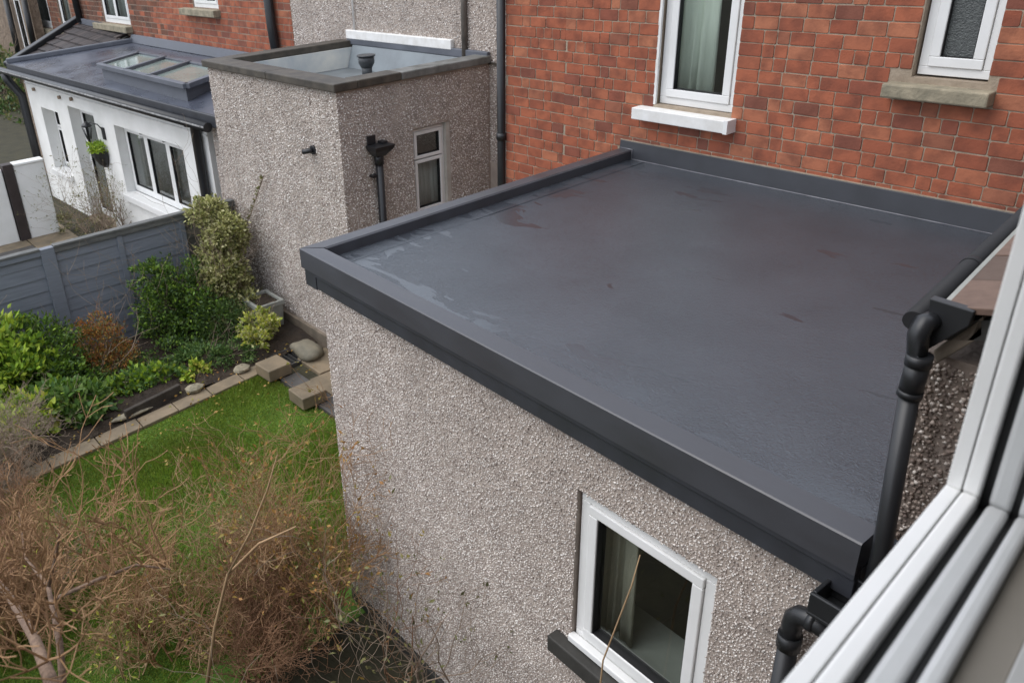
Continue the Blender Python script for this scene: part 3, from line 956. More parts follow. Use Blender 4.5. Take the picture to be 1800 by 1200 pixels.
m = MB(); m.fbox(FL2, 0.0, Ls - 0.05, -0.03, -0.01, 2.565, kt - 0.10); m.build('side_fascia', TRIM, ext, bevel=0.003)
m = MB(); m.fbox(FF, 0.10, 3.505, -0.16, -0.045, 2.60, 2.68); m.build('soffit', TRIM, ext)
# upstand against the brick wall
m = MB()
u0, u1 = -4.30, -0.45
m.hexa([(u0, HY - 0.05, RZ), (u1, HY - 0.05, RZ), (u1, HY - 0.019, RZ), (u0, HY - 0.019, RZ), (u0, HY - 0.034, 2.872), (u1, HY - 0.034, 2.872), (u1, HY - 0.019, 2.872), (u0, HY - 0.019, 2.872)])
m.build('upstand', TRIM, ext, bevel=0.004)
m = MB(); m.box(u0 - 0.003, u1, HY - 0.030, HY - 0.018, 2.8725, 2.880); m.build('mortar_fillet', MATS['sand mortar'], ext)
SEALG = mat('grey sealant', (0.22, 0.22, 0.24), (0.12, 0.12, 0.135), 14, rough=0.4)
m = MB(); m.tube([(-4.165, HY - 0.052, RZ + 0.003), (-2.6, HY - 0.052, RZ + 0.003), (u1, HY - 0.052, RZ + 0.003)], 0.0045, 6); m.build('sealant_bead', SEALG, ext)
m = MB(); m.tube([(-4.165, HY - 0.052, RZ), (-4.165, HY - 0.046, kt + 0.006), (-4.285, HY - 0.046, kt + 0.006)], 0.004, 6); m.build('sealant_bead', SEALG, ext)
# hopper box and waste at the front right corner
m = MB()
c = FW.px(1490, 1015)
hp = FW.pt(c[0], 0, c[1])
hs, hz = c
hop = MB()
s0h = hs - 0.045
hop.fbox(FW, s0h, s0h + 0.22, 0.02, 0.14, hz - 0.10, hz - 0.085)
hop.fbox(FW, s0h, s0h + 0.22, 0.125, 0.14, hz - 0.085, hz - 0.01)
hop.fbox(FW, s0h, s0h + 0.015, 0.02, 0.125, hz - 0.085, hz - 0.01)
hop.fbox(FW, s0h + 0.205, s0h + 0.22, 0.02, 0.125, hz - 0.085, hz - 0.01)
hop.fbox(FW, s0h, s0h + 0.22, 0.003, 0.02, hz - 0.10, hz + 0.03)
hopper = hop.build('hopper', BLACKP, ext, bevel=0.004)
c = FW.px(1418, 1060); b2 = FW.px(1412, 1200)
ps, pz = c
m = MB()
m.tube([FW.pt(ps + 0.16, 0.075, pz + 0.012), FW.pt(ps + 0.05, 0.075, pz + 0.02), FW.pt(ps + 0.02, 0.075, pz + 0.012), FW.pt(ps + 0.003, 0.075, pz - 0.012), FW.pt(ps, 0.075, pz - 0.045), FW.pt(ps, 0.075, pz - 0.10)], 0.034, 18)
m.tube([FW.pt(ps, 0.075, pz - 0.09), FW.pt(ps, 0.075, pz - 0.15)], 0.040, 18)
m.tube([FW.pt(ps, 0.075, pz - 0.12), FW.pt(ps, 0.075, 0.0)], 0.033, 18)
m.tube([FW.pt(ps + 0.05, 0.075, pz + 0.018), FW.pt(ps + 0.075, 0.075, pz + 0.018)], 0.038, 18)
pass
m.build('waste_pipe', BLACKP, ext, smooth=False)

# ================================================================== LEAN-TO on the right, with gutter and downpipe
lean = thing('lean_to', 'tiled lean-to on the right with black gutter and coarse brown pebble dash end wall', 'lean-to', (-0.3, 4.0, 0))
FE = Frame(-0.775, 2.44, 1, 0)
wall(FE, 0.0, 1.6, 0.0, 3.40, [], 0.2, 'end_wall', DASHB, lean)
pw = lean.children[0]
pebbles(FE, 0.0, 0.9, 1.9, 3.38, [], 0.0098, pw, PEBB, density=1.5)
m = MB()
m.hexa([(-0.72, 2.645, 0), (-0.52, 2.645, 0), (-0.86, 5.57, 0), (-1.06, 5.57, 0), (-0.72, 2.645, 3.42), (-0.52, 2.645, 3.42), (-0.86, 5.57, 3.42), (-1.06, 5.57, 3.42)])
m.build('side_wall', DASHB, lean)
# sloping tiled roof: eaves at the gutter, rising to the right
def lean_pt(a, y, h=0.0):     # a: distance up the slope from the eaves
    ex = -0.735 - (y - 2.35) * 0.10
    return Vector((ex + a * 0.94, y, 3.545 + a * 0.34 + h))
m = MB()
m.hexa([lean_pt(0, 2.40, -0.09), lean_pt(1.9, 2.40, -0.09), lean_pt(1.9, 5.58, -0.09), lean_pt(0, 5.58, -0.09), lean_pt(0, 2.40, -0.03), lean_pt(1.9, 2.40, -0.03), lean_pt(1.9, 5.58, -0.03), lean_pt(0, 5.58, -0.03)])
lr = m.build('roof', DARKPL, lean)
tw, th = 0.24, 0.22
for i in range(7):
    for j in range(13):
        y0 = 2.37 + j * tw + (0.12 if i % 2 else 0)
        if y0 + tw > 5.58:
            continue
        a0 = 0.02 + i * th
        m = MB()
        e = random.uniform(-0.002, 0.002)
        m.hexa([lean_pt(a0, y0 + .003, 0.004 + e), lean_pt(a0 + th + 0.04, y0 + .003, -0.022), lean_pt(a0 + th + 0.04, y0 + tw - .003, -0.022), lean_pt(a0, y0 + tw - .003, 0.004 + e),
                lean_pt(a0, y0 + .003, 0.026 + e), lean_pt(a0 + th + 0.04, y0 + .003, -0.002), lean_pt(a0 + th + 0.04, y0 + tw - .003, -0.002), lean_pt(a0, y0 + tw - .003, 0.026 + e)])
        m.build('tile', TILEB, lr, bevel=0.003)
m = MB(); m.bar(lean_pt(0.01, 2.37, 0.012), lean_pt(0.01, 5.57, 0.012), 0.012, 0.016); m.build('mortar_line', PLANTER, lean)
# end wall verge board (pale) and black box end
m = MB(); m.hexa([(-0.60, 2.395, 3.42), (0.5, 2.395, 3.42 + 0.36), (0.5, 2.435, 3.42 + 0.36), (-0.60, 2.435, 3.42), (-0.60, 2.395, 3.50), (0.5, 2.395, 3.50 + 0.40), (0.5, 2.435, 3.50 + 0.40), (-0.60, 2.435, 3.50)])
m.build('verge_board', STONE, lean)
A_, B_, C_, D_ = at(1634, 524, 'y', 2.36), at(1713, 548, 'y', 2.36), at(1702, 574, 'y', 2.36), at(1628, 616, 'y', 2.36)
m = MB(); o_ = Vector((0, 0.03, 0))
m.hexa([D_, C_, C_ + o_, D_ + o_, A_, B_, B_ + o_, A_ + o_])
m.build('box_end', BLACKP, lean, bevel=0.003)
m = MB(); A_, B_, C_, D_ = at(1640, 616, 'y', 2.40), at(1728, 556, 'y', 2.40), at(1728, 590, 'y', 2.40), at(1645, 640, 'y', 2.40); m.hexa([D_, C_, C_ + o_, D_ + o_, A_, B_, B_ + o_, A_ + o_]); m.build('mortar_haunch', PLINTH, lean, bevel=0.004)
gd = Vector((-0.09, 1.0, 0.0)).normalized()
g0 = Vector((-0.772, 2.33, 3.528))
def gutter(m, p0, p1, r, n=10, t=0.004):
    p0, p1 = Vector(p0), Vector(p1)
    d = (p1 - p0).normalized(); s = Vector((d.y, -d.x, 0))
    V = []
    for p in (p0, p1):
        for rr in (r, r - t):
            for k in range(n + 1):
                a = math.pi + math.pi * k / n
                V.append(p + s * math.cos(a) * rr + Vector((0, 0, 1)) * math.sin(a) * rr)
    q = n + 1
    Fs = []
    for k in range(n):
        Fs.append((k, k + 1, 2 * q + k + 1, 2 * q + k))
        Fs.append((q + k + 1, q + k, 3 * q + k, 3 * q + k + 1))
        Fs.append((k + 1, k, q + k, q + k + 1)); Fs.append((2 * q + k, 2 * q + k + 1, 3 * q + k + 1, 3 * q + k))
    Fs += [(0, 2 * q, 3 * q, q), (n, q + n, 3 * q + n, 2 * q + n)]
    m.add(V, Fs)
m = MB()
# half-round gutter with a rounded front, seen from above as a dark roll
m.tube([g0, g0 + gd * 3.26], 0.028, 20)
m.tube([g0 + gd * 0.50, g0 + gd * 0.53], 0.031, 20)
m.tube([g0 + gd * 1.25, g0 + gd * 1.28], 0.031, 20)
m.build('gutter', mat('matt black gutter', (0.02, 0.02, 0.022), None, 5, rough=0.6, spec=0.3), lean)
t1 = at(1612, 580, 'y', 2.32); t2 = at(1617, 625, 'y', 2.32); t3 = at(1612, 690, 'y', 2.32); t4 = at(1553, 965, 'y', 2.275)
m = MB()
pr = 0.034
tp = Vector((t1.x + 0.006, 2.32, 3.528))
m.tube([tp + Vector((0.012, 0.06, 0.0)), tp + Vector((0.002, 0.012, 0.0)), tp + Vector((0, 0, -0.03)), tp + Vector((0.008, 0, -0.09)), Vector((t2.x, 2.32, t2.z))], [0.028, 0.029, 0.028, 0.026, 0.026], 20)
m.tube([Vector((t2.x, 2.32, t2.z + 0.004)), Vector((t2.x, 2.32, t2.z - 0.03))], 0.034, 20)
m.tube([Vector((t2.x, 2.32, t2.z - 0.02)), Vector((t2.x - 0.002, 2.32, t2.z - 0.12))], 0.031, 20)
m.tube([Vector((t2.x - 0.002, 2.32, t2.z - 0.11)), Vector((t2.x - 0.003, 2.32, t2.z - 0.13))], 0.033, 20)
m.tube([Vector((t2.x - 0.003, 2.32, t2.z - 0.12)), Vector((t4.x - 0.004, 2.275, 2.80)), Vector((t4.x - 0.004, 2.275, hz - 0.05))], 0.027, 20)
m.build('downpipe', BLACKP, lean, smooth=False)

# ================================================================== PEBBLE DASH NEIGHBOUR: tall wall + annex
TY = 6.6
FT = Frame(0, TY, 1, 0)
nb_h = thing('pebbledash_house', 'tall pink grey pebble dashed house wall behind the annex with the roof vent', 'house', (-9, TY, 0))
tw_ = wall(FT, -11.24, -5.70, GZ, 4.5, [], 0.3, 'wall', MATRIX, nb_h)
pebbles(FT, -11.24, -5.70, 2.0, 4.48, [], 0.0115, tw_, PEB, density=1.0)
a = at(613, 50, 'y', TY); b = at(799, 87, 'y', TY)
m = MB(); m.box(a.x, b.x, TY - 0.06, TY - 0.002, 3.245, 3.36); m.build('white_flashing', WHITEOLD, nb_h, bevel=0.01)
m = MB()
m.tube([(-7.345, TY - 0.04, 3.14), (-7.345, TY - 0.04, 4.5)], 0.035, 12)
m.build('grey_pipe', mat('weathered pipe', (0.16, 0.14, 0.12), (0.09, 0.08, 0.07), 8, rough=0.6), nb_h)
m = MB(); m.tube([(-9.575, TY - 0.03, 3.36), (-9.572, TY - 0.03, 4.2), (-9.60, TY - 0.03, 4.5)], 0.013, 6); m.build('cable', WHITEOLD, nb_h)
m = MB(); m.box(-7.25, -6.72, TY - 0.028, TY - 0.004, 3.13, 3.15); m.build('ledge_line', COPE, nb_h)

AX, AY = -6.97, 4.5
an = thing('pebbledash_annex', 'square pebble dashed annex with dark coping round a sunken grey roof', 'annex', (-8.4, 5.5, 0))
AZ = 3.14
FA = Frame(0, AY, 1, 0)
FB = Frame(AX, 0, 0, 1)
WB = (5.447, 5.975, 1.60, 2.595)
f_ = wall(FA, -9.87, AX, GZ + 0.0, AZ, [], 0.25, 'front_wall', MATRIX, an)
pebbles(FA, -9.87, AX + 0.01, 0.22, AZ - 0.01, [], 0.0115, f_, PEB, density=1.0)
s_ = wall(FB, AY + 0.253, TY - 0.003, 0.0, AZ, [WB], 0.25, 'side_wall', MATRIX, an)
pebbles(FB, AY, TY - 0.02, 0.9, AZ - 0.01, [(WB[0], WB[1], WB[2], WB[3])], 0.0115, s_, PEB, density=1.0)
m = MB(); m.box(-10.36, -9.87, AY + 0.15, AY + 0.4, GZ, 2.36); bw = m.build('return_wall', MATRIX, an)
pebbles(Frame(0, AY + 0.15, 1, 0), -10.36, -9.88, 0.6, 2.36, [], 0.013, bw, PEB)
m = MB(); m.box(-9.87, -9.67, AY + 0.26, TY - 0.004, 0, AZ); m.build('rear_wall', MATRIX, an)
m = MB(); m.box(-9.86, AX + 0.03, AY - 0.035, AY + 0.02, -0.02, 0.19); m.build('plinth', PLINTH, an, bevel=0.008)
cz = AZ + 0.003
# coping lengths, each its own piece
def coping(x0, x1, y0, y1, lab=None):
    m = MB(); m.box(x0, x1, y0, y1, cz, cz + 0.085); return m.build('coping', COPE, an, bevel=0.012)
coping(-9.93, -8.30, AY - 0.05, AY + 0.24)
coping(-8.297, AX + 0.05, AY - 0.05, AY + 0.24)
coping(AX - 0.20, AX + 0.05, AY + 0.243, 5.30)
m = MB(); m.box(AX - 0.20, AX + 0.05, 5.303, TY - 0.02, cz, cz + 0.082); m.build('coping', mat('lichen grey coping', (0.20, 0.20, 0.19), (0.09, 0.09, 0.08), 6, rough=0.6, bump=0.3), an, bevel=0.012)
coping(-9.93, -9.66, AY + 0.243, TY - 0.02)
# sunken roof and painted inner upstands
m = MB(); m.box(-9.64, AX - 0.22, AY + 0.25, TY - 0.01, AZ - 0.32, AZ - 0.26); m.build('roof', POOL, an)
m = MB(); m.box(-9.66, -9.63, AY + 0.245, TY - 0.02, AZ - 0.258, AZ); m.build('inner_upstand', mat('peeling pale paint', (0.78, 0.77, 0.70), (0.42, 0.47, 0.50), 1.6, rough=0.7), an)
m = MB(); m.hexa([(-9.62, TY - 0.16, AZ - 0.258), (AX - 0.21, TY - 0.16, AZ - 0.258), (AX - 0.21, TY - 0.01, AZ - 0.258), (-9.62, TY - 0.01, AZ - 0.258), (-9.62, TY - 0.05, AZ + 0.03), (AX - 0.21, TY - 0.05, AZ + 0.03), (AX - 0.21, TY - 0.01, AZ + 0.03), (-9.62, TY - 0.01, AZ + 0.03)])
m.build('wall_upstand', mat('blue grey paint', (0.24, 0.275, 0.295), (0.17, 0.19, 0.205), 2, rough=0.5), an)
m = MB(); m.box(-9.75, AX + 0.02, TY - 0.055, TY - 0.006, AZ + 0.032, AZ + 0.125); m.build('lead_flashing', GREYFL, an, bevel=0.01)
# roof vent pipe
vp = at(645, 125, 'z', AZ - 0.26)
vp = at(646, 134, 'z', AZ - 0.2)
m = MB()
m.tube([(vp.x, vp.y, AZ - 0.26), (vp.x, vp.y, AZ - 0.06)], 0.065, 18)
m.tube([(vp.x, vp.y, AZ - 0.10), (vp.x, vp.y, AZ - 0.07), (vp.x, vp.y, AZ - 0.04), (vp.x, vp.y, AZ + 0.04)], [0.066, 0.085, 0.10, 0.10], 18)
m.tube([(vp.x, vp.y, AZ + 0.038), (vp.x, vp.y, AZ + 0.055)], 0.115, 18)
vt = m.build('roof_vent', mat('grey vent plastic', (0.05, 0.055, 0.06), None, 5, rough=0.4), an, smooth=False)
# small wall vent stub
m = MB()
m.tube([(-7.50, AY - 0.005, 2.475), (-7.50, AY - 0.025, 2.475)], 0.05, 16)
m.tube([(-7.50, AY - 0.02, 2.475), (-7.50, AY - 0.05, 2.473), (-7.54, AY - 0.085, 2.465), (-7.565, AY - 0.10, 2.46)], 0.028, 14)
m.build('flue_stub', BLACKP, an)
# hopper head and downpipe on the side wall
m = MB()
h0 = 4.93; hz2 = 2.50
def ring(z, w, d):
    return [FB.pt(h0 - w, 0.01, z), FB.pt(h0 + w, 0.01, z), FB.pt(h0 + w, 0.01 + d, z), FB.pt(h0 - w, 0.01 + d, z)]
def frust(m, z0, w0, d0, z1, w1, d1):
    m.hexa([*reversed(ring(z0, w0, d0)), *reversed(ring(z1, w1, d1))])
frust(m, 2.42, 0.055, 0.10, 2.50, 0.12, 0.17)
frust(m, 2.50, 0.12, 0.17, 2.545, 0.13, 0.185)
m.build('hopper_head', BLACKP, an, bevel=0.006)
m = MB(); m.fbox(FB, h0 - 0.11, h0 - 0.005, 0.01, 0.03, 2.545, 2.64); m.fbox(FB, h0 + 0.03, h0 + 0.10, 0.01, 0.10, 2.545, 2.57); m.build('hopper_back', BLACKP, an, bevel=0.004)
m = MB()
m.tube([FB.pt(h0, 0.06, 2.43), FB.pt(h0, 0.06, 0.0)], 0.042, 14)
m.tube([FB.pt(h0, 0.06, 2.44), FB.pt(h0, 0.06, 2.33)], 0.052, 14)
m.fbox(FB, h0 - 0.10, h0 - 0.03, 0.0, 0.07, 2.20, 2.225)
m.build('downpipe', BLACKP, an)
w = window(FB, WB[0] + 0.01, WB[1] - 0.055, WB[2], WB[3] - 0.02, an, d=-0.05, fw=0.03, sash=0.038, lights=[(0, 1, 0.665, 1), (0, 1, 0, 0.655)])
m = MB(); m.fbox(FB, WB[1] - 0.054, WB[1], -0.10, -0.004, WB[2], WB[3] - 0.004); m.build('painted_reveal', mat('cream reveal', (0.52, 0.49, 0.44), (0.38, 0.35, 0.31), 6, rough=0.8), w)
room(FB, WB[0], WB[1], WB[2], WB[3], -0.255, 0.9, an, ROOM)
curtain(FB, 5.55, 5.93, 1.62, 2.2, -0.17, NETC, 'grey net curtain in the lower pane of the annex window', 3, 0.01)

# ================================================================== LEFT RED BRICK NEIGHBOUR
nl = thing('brick_neighbour', 'red and soot stained brick house behind the white cottage with small sash window', 'house', (-14.5, TY, 0))
WL = (-14.68, -13.67, 3.49, 5.0)
WL4 = (-19.55, -17.95, 3.02, 5.0)
lw = wall(FT, -22.0, -11.245, GZ, 4.9, [WL[:3] + (4.9,), WL4[:3] + (4.9,)], 0.3, 'wall', mat('grey mortar', (0.33, 0.25, 0.185), (0.18, 0.13, 0.10), 3, rough=0.95), nl)
m = MB(); m.box(-22.0, -11.245, TY, TY + 0.3, 4.9, 4.95); m.build('upper_wall', BRICKT, nl)
lay_bricks(FT, -21.9, -11.245, 2.6, 4.5, 0.105, [WL, WL4, (-15.05, -13.62, 3.35, 3.49), (-19.95, -17.93, 2.86, 3.02)], lw, BRICK, lens=(0.29, 0.29, 0.16), budget=290, joint=0.014, material2=BRICKO, split=lambda s, z, r: r.random() < (0.95 if s < -17.4 else 0.8 if s < -16.6 else 0.4 if s < -16.1 else 0.03) , seed=9)
w = window(FT, WL[0], WL[1], WL[2], 4.88, nl, d=-0.02, fw=0.07, sash=0.05, lights=[(0, .5, 0, 1), (.5, 1, 0, 1)])
room(FT, *WL[:3], 4.8, -0.31, 1, nl)
m = MB(); m.box(-15.05, -13.62, TY - 0.14, TY + 0.02, 3.36, 3.475); m.build('stone_sill', STONE, nl, bevel=0.012)
w = window(FT, WL4[0], WL4[1], WL4[2], 4.88, nl, d=-0.02, fw=0.09, sash=0.06, lights=[(0, .5, 0, 1), (.5, 1, 0, 1)])
room(FT, *WL4[:3], 4.8, -0.31, 1, nl)
curtain(FT, -19.45, -18.05, 3.1, 4.8, -0.12, NETC, 'grey net curtain behind the double window above the tiled roof', 6, 0.03)
m = MB(); m.box(-19.98, -17.9, TY - 0.16, TY + 0.02, 2.87, 3.0); m.build('stone_sill', STONE, nl, bevel=0.012)
m = MB(); m.tube([(-11.66, TY - 0.09, 2.6), (-11.74, TY - 0.09, 3.3), (-11.78, TY - 0.09, 4.95)], 0.075, 12); m.build('downpipe', BLACKP, nl)
m = MB(); m.tube([(-21.0, TY - 0.1, 2.95), (-21.2, TY - 0.1, 4.95)], 0.08, 10); m.build('downpipe', BLACKP, nl)

# ================================================================== WHITE COTTAGE EXTENSION
FC = Frame(-9.90, 4.705, 1, 0.045)
def cr(x0, y0, x1, y1, d=0):      # a rectangle on the white wall from its measured corners
    a = FC.px(x0, y0, d); b = FC.px(x1, y1, d)
    return a, b
cot = thing('white_cottage_extension', 'white rendered flat roofed extension with skylight, glass door and black gutter', 'extension', (-14, 5.2, 0))
cl = FC.px(45, 150)[0]
a = FC.px(200, 222); b = FC.px(320, 256); c = FC.px(345, 372)
WC3 = (a[0], b[0] + 0.0, FC.px(345, 400)[1], (a[1] + b[1]) / 2 + 0.0)
a = FC.px(118, 186); b = FC.px(163, 200)
DR = (a[0], b[0], GZ + 0.02, (a[1] + b[1]) / 2)
a = FC.px(72, 189); b = FC.px(101, 197); c = FC.px(103, 302)
WC1 = (a[0], b[0], c[1], (a[1] + b[1]) / 2)
cse = FC.px(363, 230)[0]
cw = wall(FC, cl, cse, GZ, 2.42, [WC3, DR, WC1], 0.42, 'wall', RENDERW, cot)
m = MB(); m.fbox(FC, cl, cl + 0.2, -1.95, -0.425, GZ, 2.42); m.build('side_wall', RENDERW, cot)
room(FC, WC3[0], WC3[1], WC3[2], WC3[3], -0.425, 1.3, cot, ROOML)
w3 = window(FC, WC3[0] + 0.01, WC3[1] - 0.01, WC3[2] + 0.07, WC3[3] - 0.01, cot, d=-0.16, fw=0.05, sash=0.065, lights=[(0, .333, 0, 1), (.333, .667, 0, 1), (.667, 1, 0, 1)])
m = MB(); m.fbox(FC, WC3[0] - 0.05, WC3[1] + 0.05, -0.16, 0.09, WC3[2] - 0.05, WC3[2] + 0.065); m.build('window_sill', WHITE, w3, bevel=0.012)
for q in (0.30, 0.636):
    m = MB(); s_ = WC3[0] + q * (WC3[1] - WC3[0]); m.fbox(FC, s_, s_ + 0.03, -0.145, -0.11, 1.75, 1.90); m.build('handle', mat('chrome', (0.5, 0.5, 0.5), None, 3, rough=0.2, metal=1), w3)
room(FC, DR[0], DR[1], DR[2], DR[3], -0.425, 1.2, cot, ROOML, mg=0.1)
dr = window(FC, DR[0] + 0.01, DR[1] - 0.01, DR[2] + 0.05, DR[3] - 0.01, cot, d=-0.20, fw=0.07, sash=0.06, name='glass_door', fmat=WHITE)
m = MB(); m.fbox(FC, DR[0] - 0.0, DR[1] + 0.0, -0.30, 0.06, DR[2] - 0.02, DR[2] + 0.045); m.build('doorstep', SLAB, cot)
room(FC, WC1[0], WC1[1], WC1[2], WC1[3], -0.425, 1, cot, ROOML, mg=0.1)
w1 = window(FC, WC1[0] + 0.01, WC1[1] - 0.01, WC1[2] + 0.07, WC1[3] - 0.01, cot, d=-0.22, fw=0.05, sash=0.05, lights=[(0, 1, 0.68, 1), (0, 1, 0, 0.67)])
m = MB(); m.fbox(FC, WC1[0] - 0.04, WC1[1] + 0.08, -0.22, 0.07, WC1[2] - 0.04, WC1[2] + 0.06); m.build('window_sill', WHITE, w1, bevel=0.012)
# roof slab
rf = MB()
z_f, z_b = 2.52, 2.68
pl = [FC.pt(cl - 0.25, 0.20, z_f), FC.pt(0.02, 0.20, z_f), Vector((-9.95, TY - 0.02, z_b)), Vector((FC.pt(cl - 0.25, 0, 0).x + 0.6, TY - 0.02, z_b))]
pl[3].x = at(237, 78, 'y', TY).x
dn = Vector((0, 0, 0.10))
rf.hexa([*[p - dn for p in pl], *pl])
cr_ = rf.build('roof', COTROOF, cot, bevel=0.006)
m = MB(); m.bar(pl[0] + Vector((0.06, 0, 0.045)), pl[3] + Vector((0.06, 0, 0.045)), 0.14, 0.10); m.build('verge_kerb', GREYFL, cot, bevel=0.02)
m = MB(); m.hexa([(pl[3].x, TY - 0.10, z_b), (-10.0, TY - 0.10, z_b), (-10.0, TY - 0.01, z_b), (pl[3].x, TY - 0.01, z_b), (pl[3].x, TY - 0.05, 2.845), (-10.0, TY - 0.05, 2.845), (-10.0, TY - 0.01, 2.845), (pl[3].x, TY - 0.01, 2.845)])
m.build('upstand', GREYFL, cot, bevel=0.01)
m = MB(); m.fbox(FC, cl - 0.25, 0.02, 0.155, 0.21, 2.36, 2.522); m.build('fascia', TRIM, cot, bevel=0.01)
m = MB(); m.tube([FC.pt(cl - 0.75, 0.27, 2.37), FC.pt(-0.10, 0.27, 2.37)], 0.065, 12); gt = m.build('gutter', BLACKP, cot)
m = MB(); m.bar(FC.pt(cl - 0.7, 0.335, 2.385), FC.pt(-0.1, 0.335, 2.385), 0.008, 0.02); m.build('gutter_lip', mat('worn gutter edge', (0.45, 0.45, 0.45), (0.1, 0.1, 0.1), 12, rough=0.5), cot)
m = MB(); m.fbox(FC, cl, cse, 0.003, 0.02, 2.12, 2.14); m.build('render_bead', WHITEOLD, cot)
# downpipes
def fcp(x, y, d):
    s, z = FC.px(x, y, d); return FC.pt(s, d, z)
m = MB(); m.tube([FC.pt(FC.px(342, 215, 0.08)[0], 0.20, 2.33), fcp(342, 222, 0.08), fcp(363, 350, 0.08), FC.pt(FC.px(363, 350, 0.08)[0], 0.08, GZ)], 0.07, 12); m.build('downpipe', BLACKP, cot)
pL = FC.px(45, 180, 0.1)
m = MB(); m.tube([FC.pt(cl - 0.35, 0.27, 2.33), FC.pt(cl - 0.33, 0.22, 2.15), FC.pt(cl - 0.16, 0.08, 1.85), FC.pt(cl - 0.14, 0.08, 1.0), FC.pt(cl - 0.12, 0.08, GZ)], 0.085, 12); m.build('downpipe', BLACKP, cot)
# small fixings on the render
for (x, y) in ((61, 157), (106, 171), (127, 174)):
    m = MB(); p = fcp(x, y, 0.0); m.tube([p, p + FC.n * 0.05], 0.035, 8); m.build('bolt_cover', TWIGG, cot)
# skylight
zS = 2.78
S1, S2, S3, S4 = at(174, 113, 'z', zS), at(327, 149, 'z', zS), at(400, 122, 'z', zS), at(244, 92, 'z', zS)
sk = MB()
q = [S1, S2, S3, S4]
cen = sum(q, Vector()) / 4
def sh(k, z): return [Vector((cen.x + (p.x - cen.x) * k, cen.y + (p.y - cen.y) * k, z)) for p in q]
lo, hi = sh(0.97, 2.52), sh(0.97, zS - 0.06)
sk.hexa([*lo, *hi])
skl = sk.build('skylight', GREYFL, cot, bevel=0.01)
def edge_bars(pts, w, h, z, name, par, material):
    for i in range(4):
        m = MB(); a_, b_ = pts[i].copy(), pts[(i + 1) % 4].copy(); a_.z = b_.z = z
        m.bar(a_, b_, w, h); m.build(name, material, par, bevel=0.006)
edge_bars(q, 0.10, 0.07, zS - 0.02, 'frame', skl, GREYFL)
def lerp(a, b, t): return a + (b - a) * t
for t in (0.34, 0.62):
    m = MB(); m.bar(lerp(S1, S2, t), lerp(S4, S3, t), 0.07, 0.055); m.build('glazing_bar', GREYFL, skl, bevel=0.006)
for t0_, t1_ in ((0.02, 0.33), (0.35, 0.61), (0.63, 0.98)):
    m = MB(); k = [lerp(S1, S2, t0_), lerp(S1, S2, t1_), lerp(S4, S3, t1_), lerp(S4, S3, t0_)]
    z_ = Vector((0, 0, -0.02)); m.hexa([*[p + z_ + Vector((0, 0, -0.01)) for p in k], *[p + z_ for p in k]])
    m.build('pane', mat('skylight pane', (0.30, 0.36, 0.33), (0.20, 0.25, 0.225), 1, rough=0.12, spec=0.5), skl)  # pale grey-green: the reflected sky is put into the pane's base colour
# lamp and hanging basket on the white wall
lp = fcp(183, 232, 0.0)
wl_ = thing('wall_lantern', 'small black wire wall lantern above the hanging plant on the white wall', 'wall lamp', lp)
m = MB(); m.hexa([lp + Vector(v) for v in ((-.05, 0, -.13), (.05, 0, -.13), (.05, -.03, -.13), (-.05, -.03, -.13), (-.05, 0, .08), (.05, 0, .08), (.05, -.03, .08), (-.05, -.03, .08))]); m.build('bracket', BLACKP, wl_)
m = MB(); m.tube([lp, lp + Vector((-0.03, -0.08, 0.14)), lp + Vector((-0.16, -0.16, 0.17)), lp + Vector((-0.26, -0.20, 0.10))], 0.010, 6); m.build('arm', BLACKP, wl_)
lc = lp + Vector((-0.26, -0.20, -0.02))
m = MB()
for k in range(6):
    t = k * math.pi / 3
    m.tube([lc + Vector((0.035 * math.cos(t), 0.035 * math.sin(t), -0.11)), lc + Vector((0.08 * math.cos(t), 0.08 * math.sin(t), 0.09))], 0.007, 5)
m.tube([lc + Vector((0, 0, .11)), lc + Vector((0, 0, .14)), lc + Vector((0, 0, .20))], [0.09, 0.085, 0.02], 12)
m.build('cage', BLACKP, wl_)
bk = fcp(183, 264, 0.0)
hb = thing('wall_planter', 'black half round wall planter with green plant on the white wall', 'planter', bk)
V, Q = [], []
for j, (z, rr) in enumerate(((-0.30, 0.05), (-0.24, 0.12), (-0.1, 0.20), (0.0, 0.22))):
    for k in range(9):
        t = math.pi * k / 8
        V.append(bk + Vector((rr * math.cos(t), -0.01 - rr * math.sin(t), z)))
for j in range(3):
    for k in range(8):
        a_ = j * 9 + k; Q.append((a_, a_ + 1, a_ + 10, a_ + 9))
Q.append(tuple(reversed(range(9)))); Q.append(tuple(range(27, 36)))
m = MB(); m.add(V, Q); m.build('pot', BLACKP, hb)
P = np.array(bk)[None] + np.stack([rng.uniform(-.2, .2, 350), rng.uniform(-.22, -.02, 350), rng.uniform(-.02, .14, 350)], 1)
V, Fc = leaves_mesh(P, rng.normal(size=(350, 3)) + np.array([0, 0, .8]), 0.07, 0.4)
np_mesh('foliage', V, Fc, L_BRIGHT, hb)
# roof of the pebble-dash return carries on behind (soffit end)
m = MB(); m.fbox(FC, 0.0, 0.1, -0.2, 0.20, 2.36, 2.42); m.build('soffit_end', TRIM, cot)

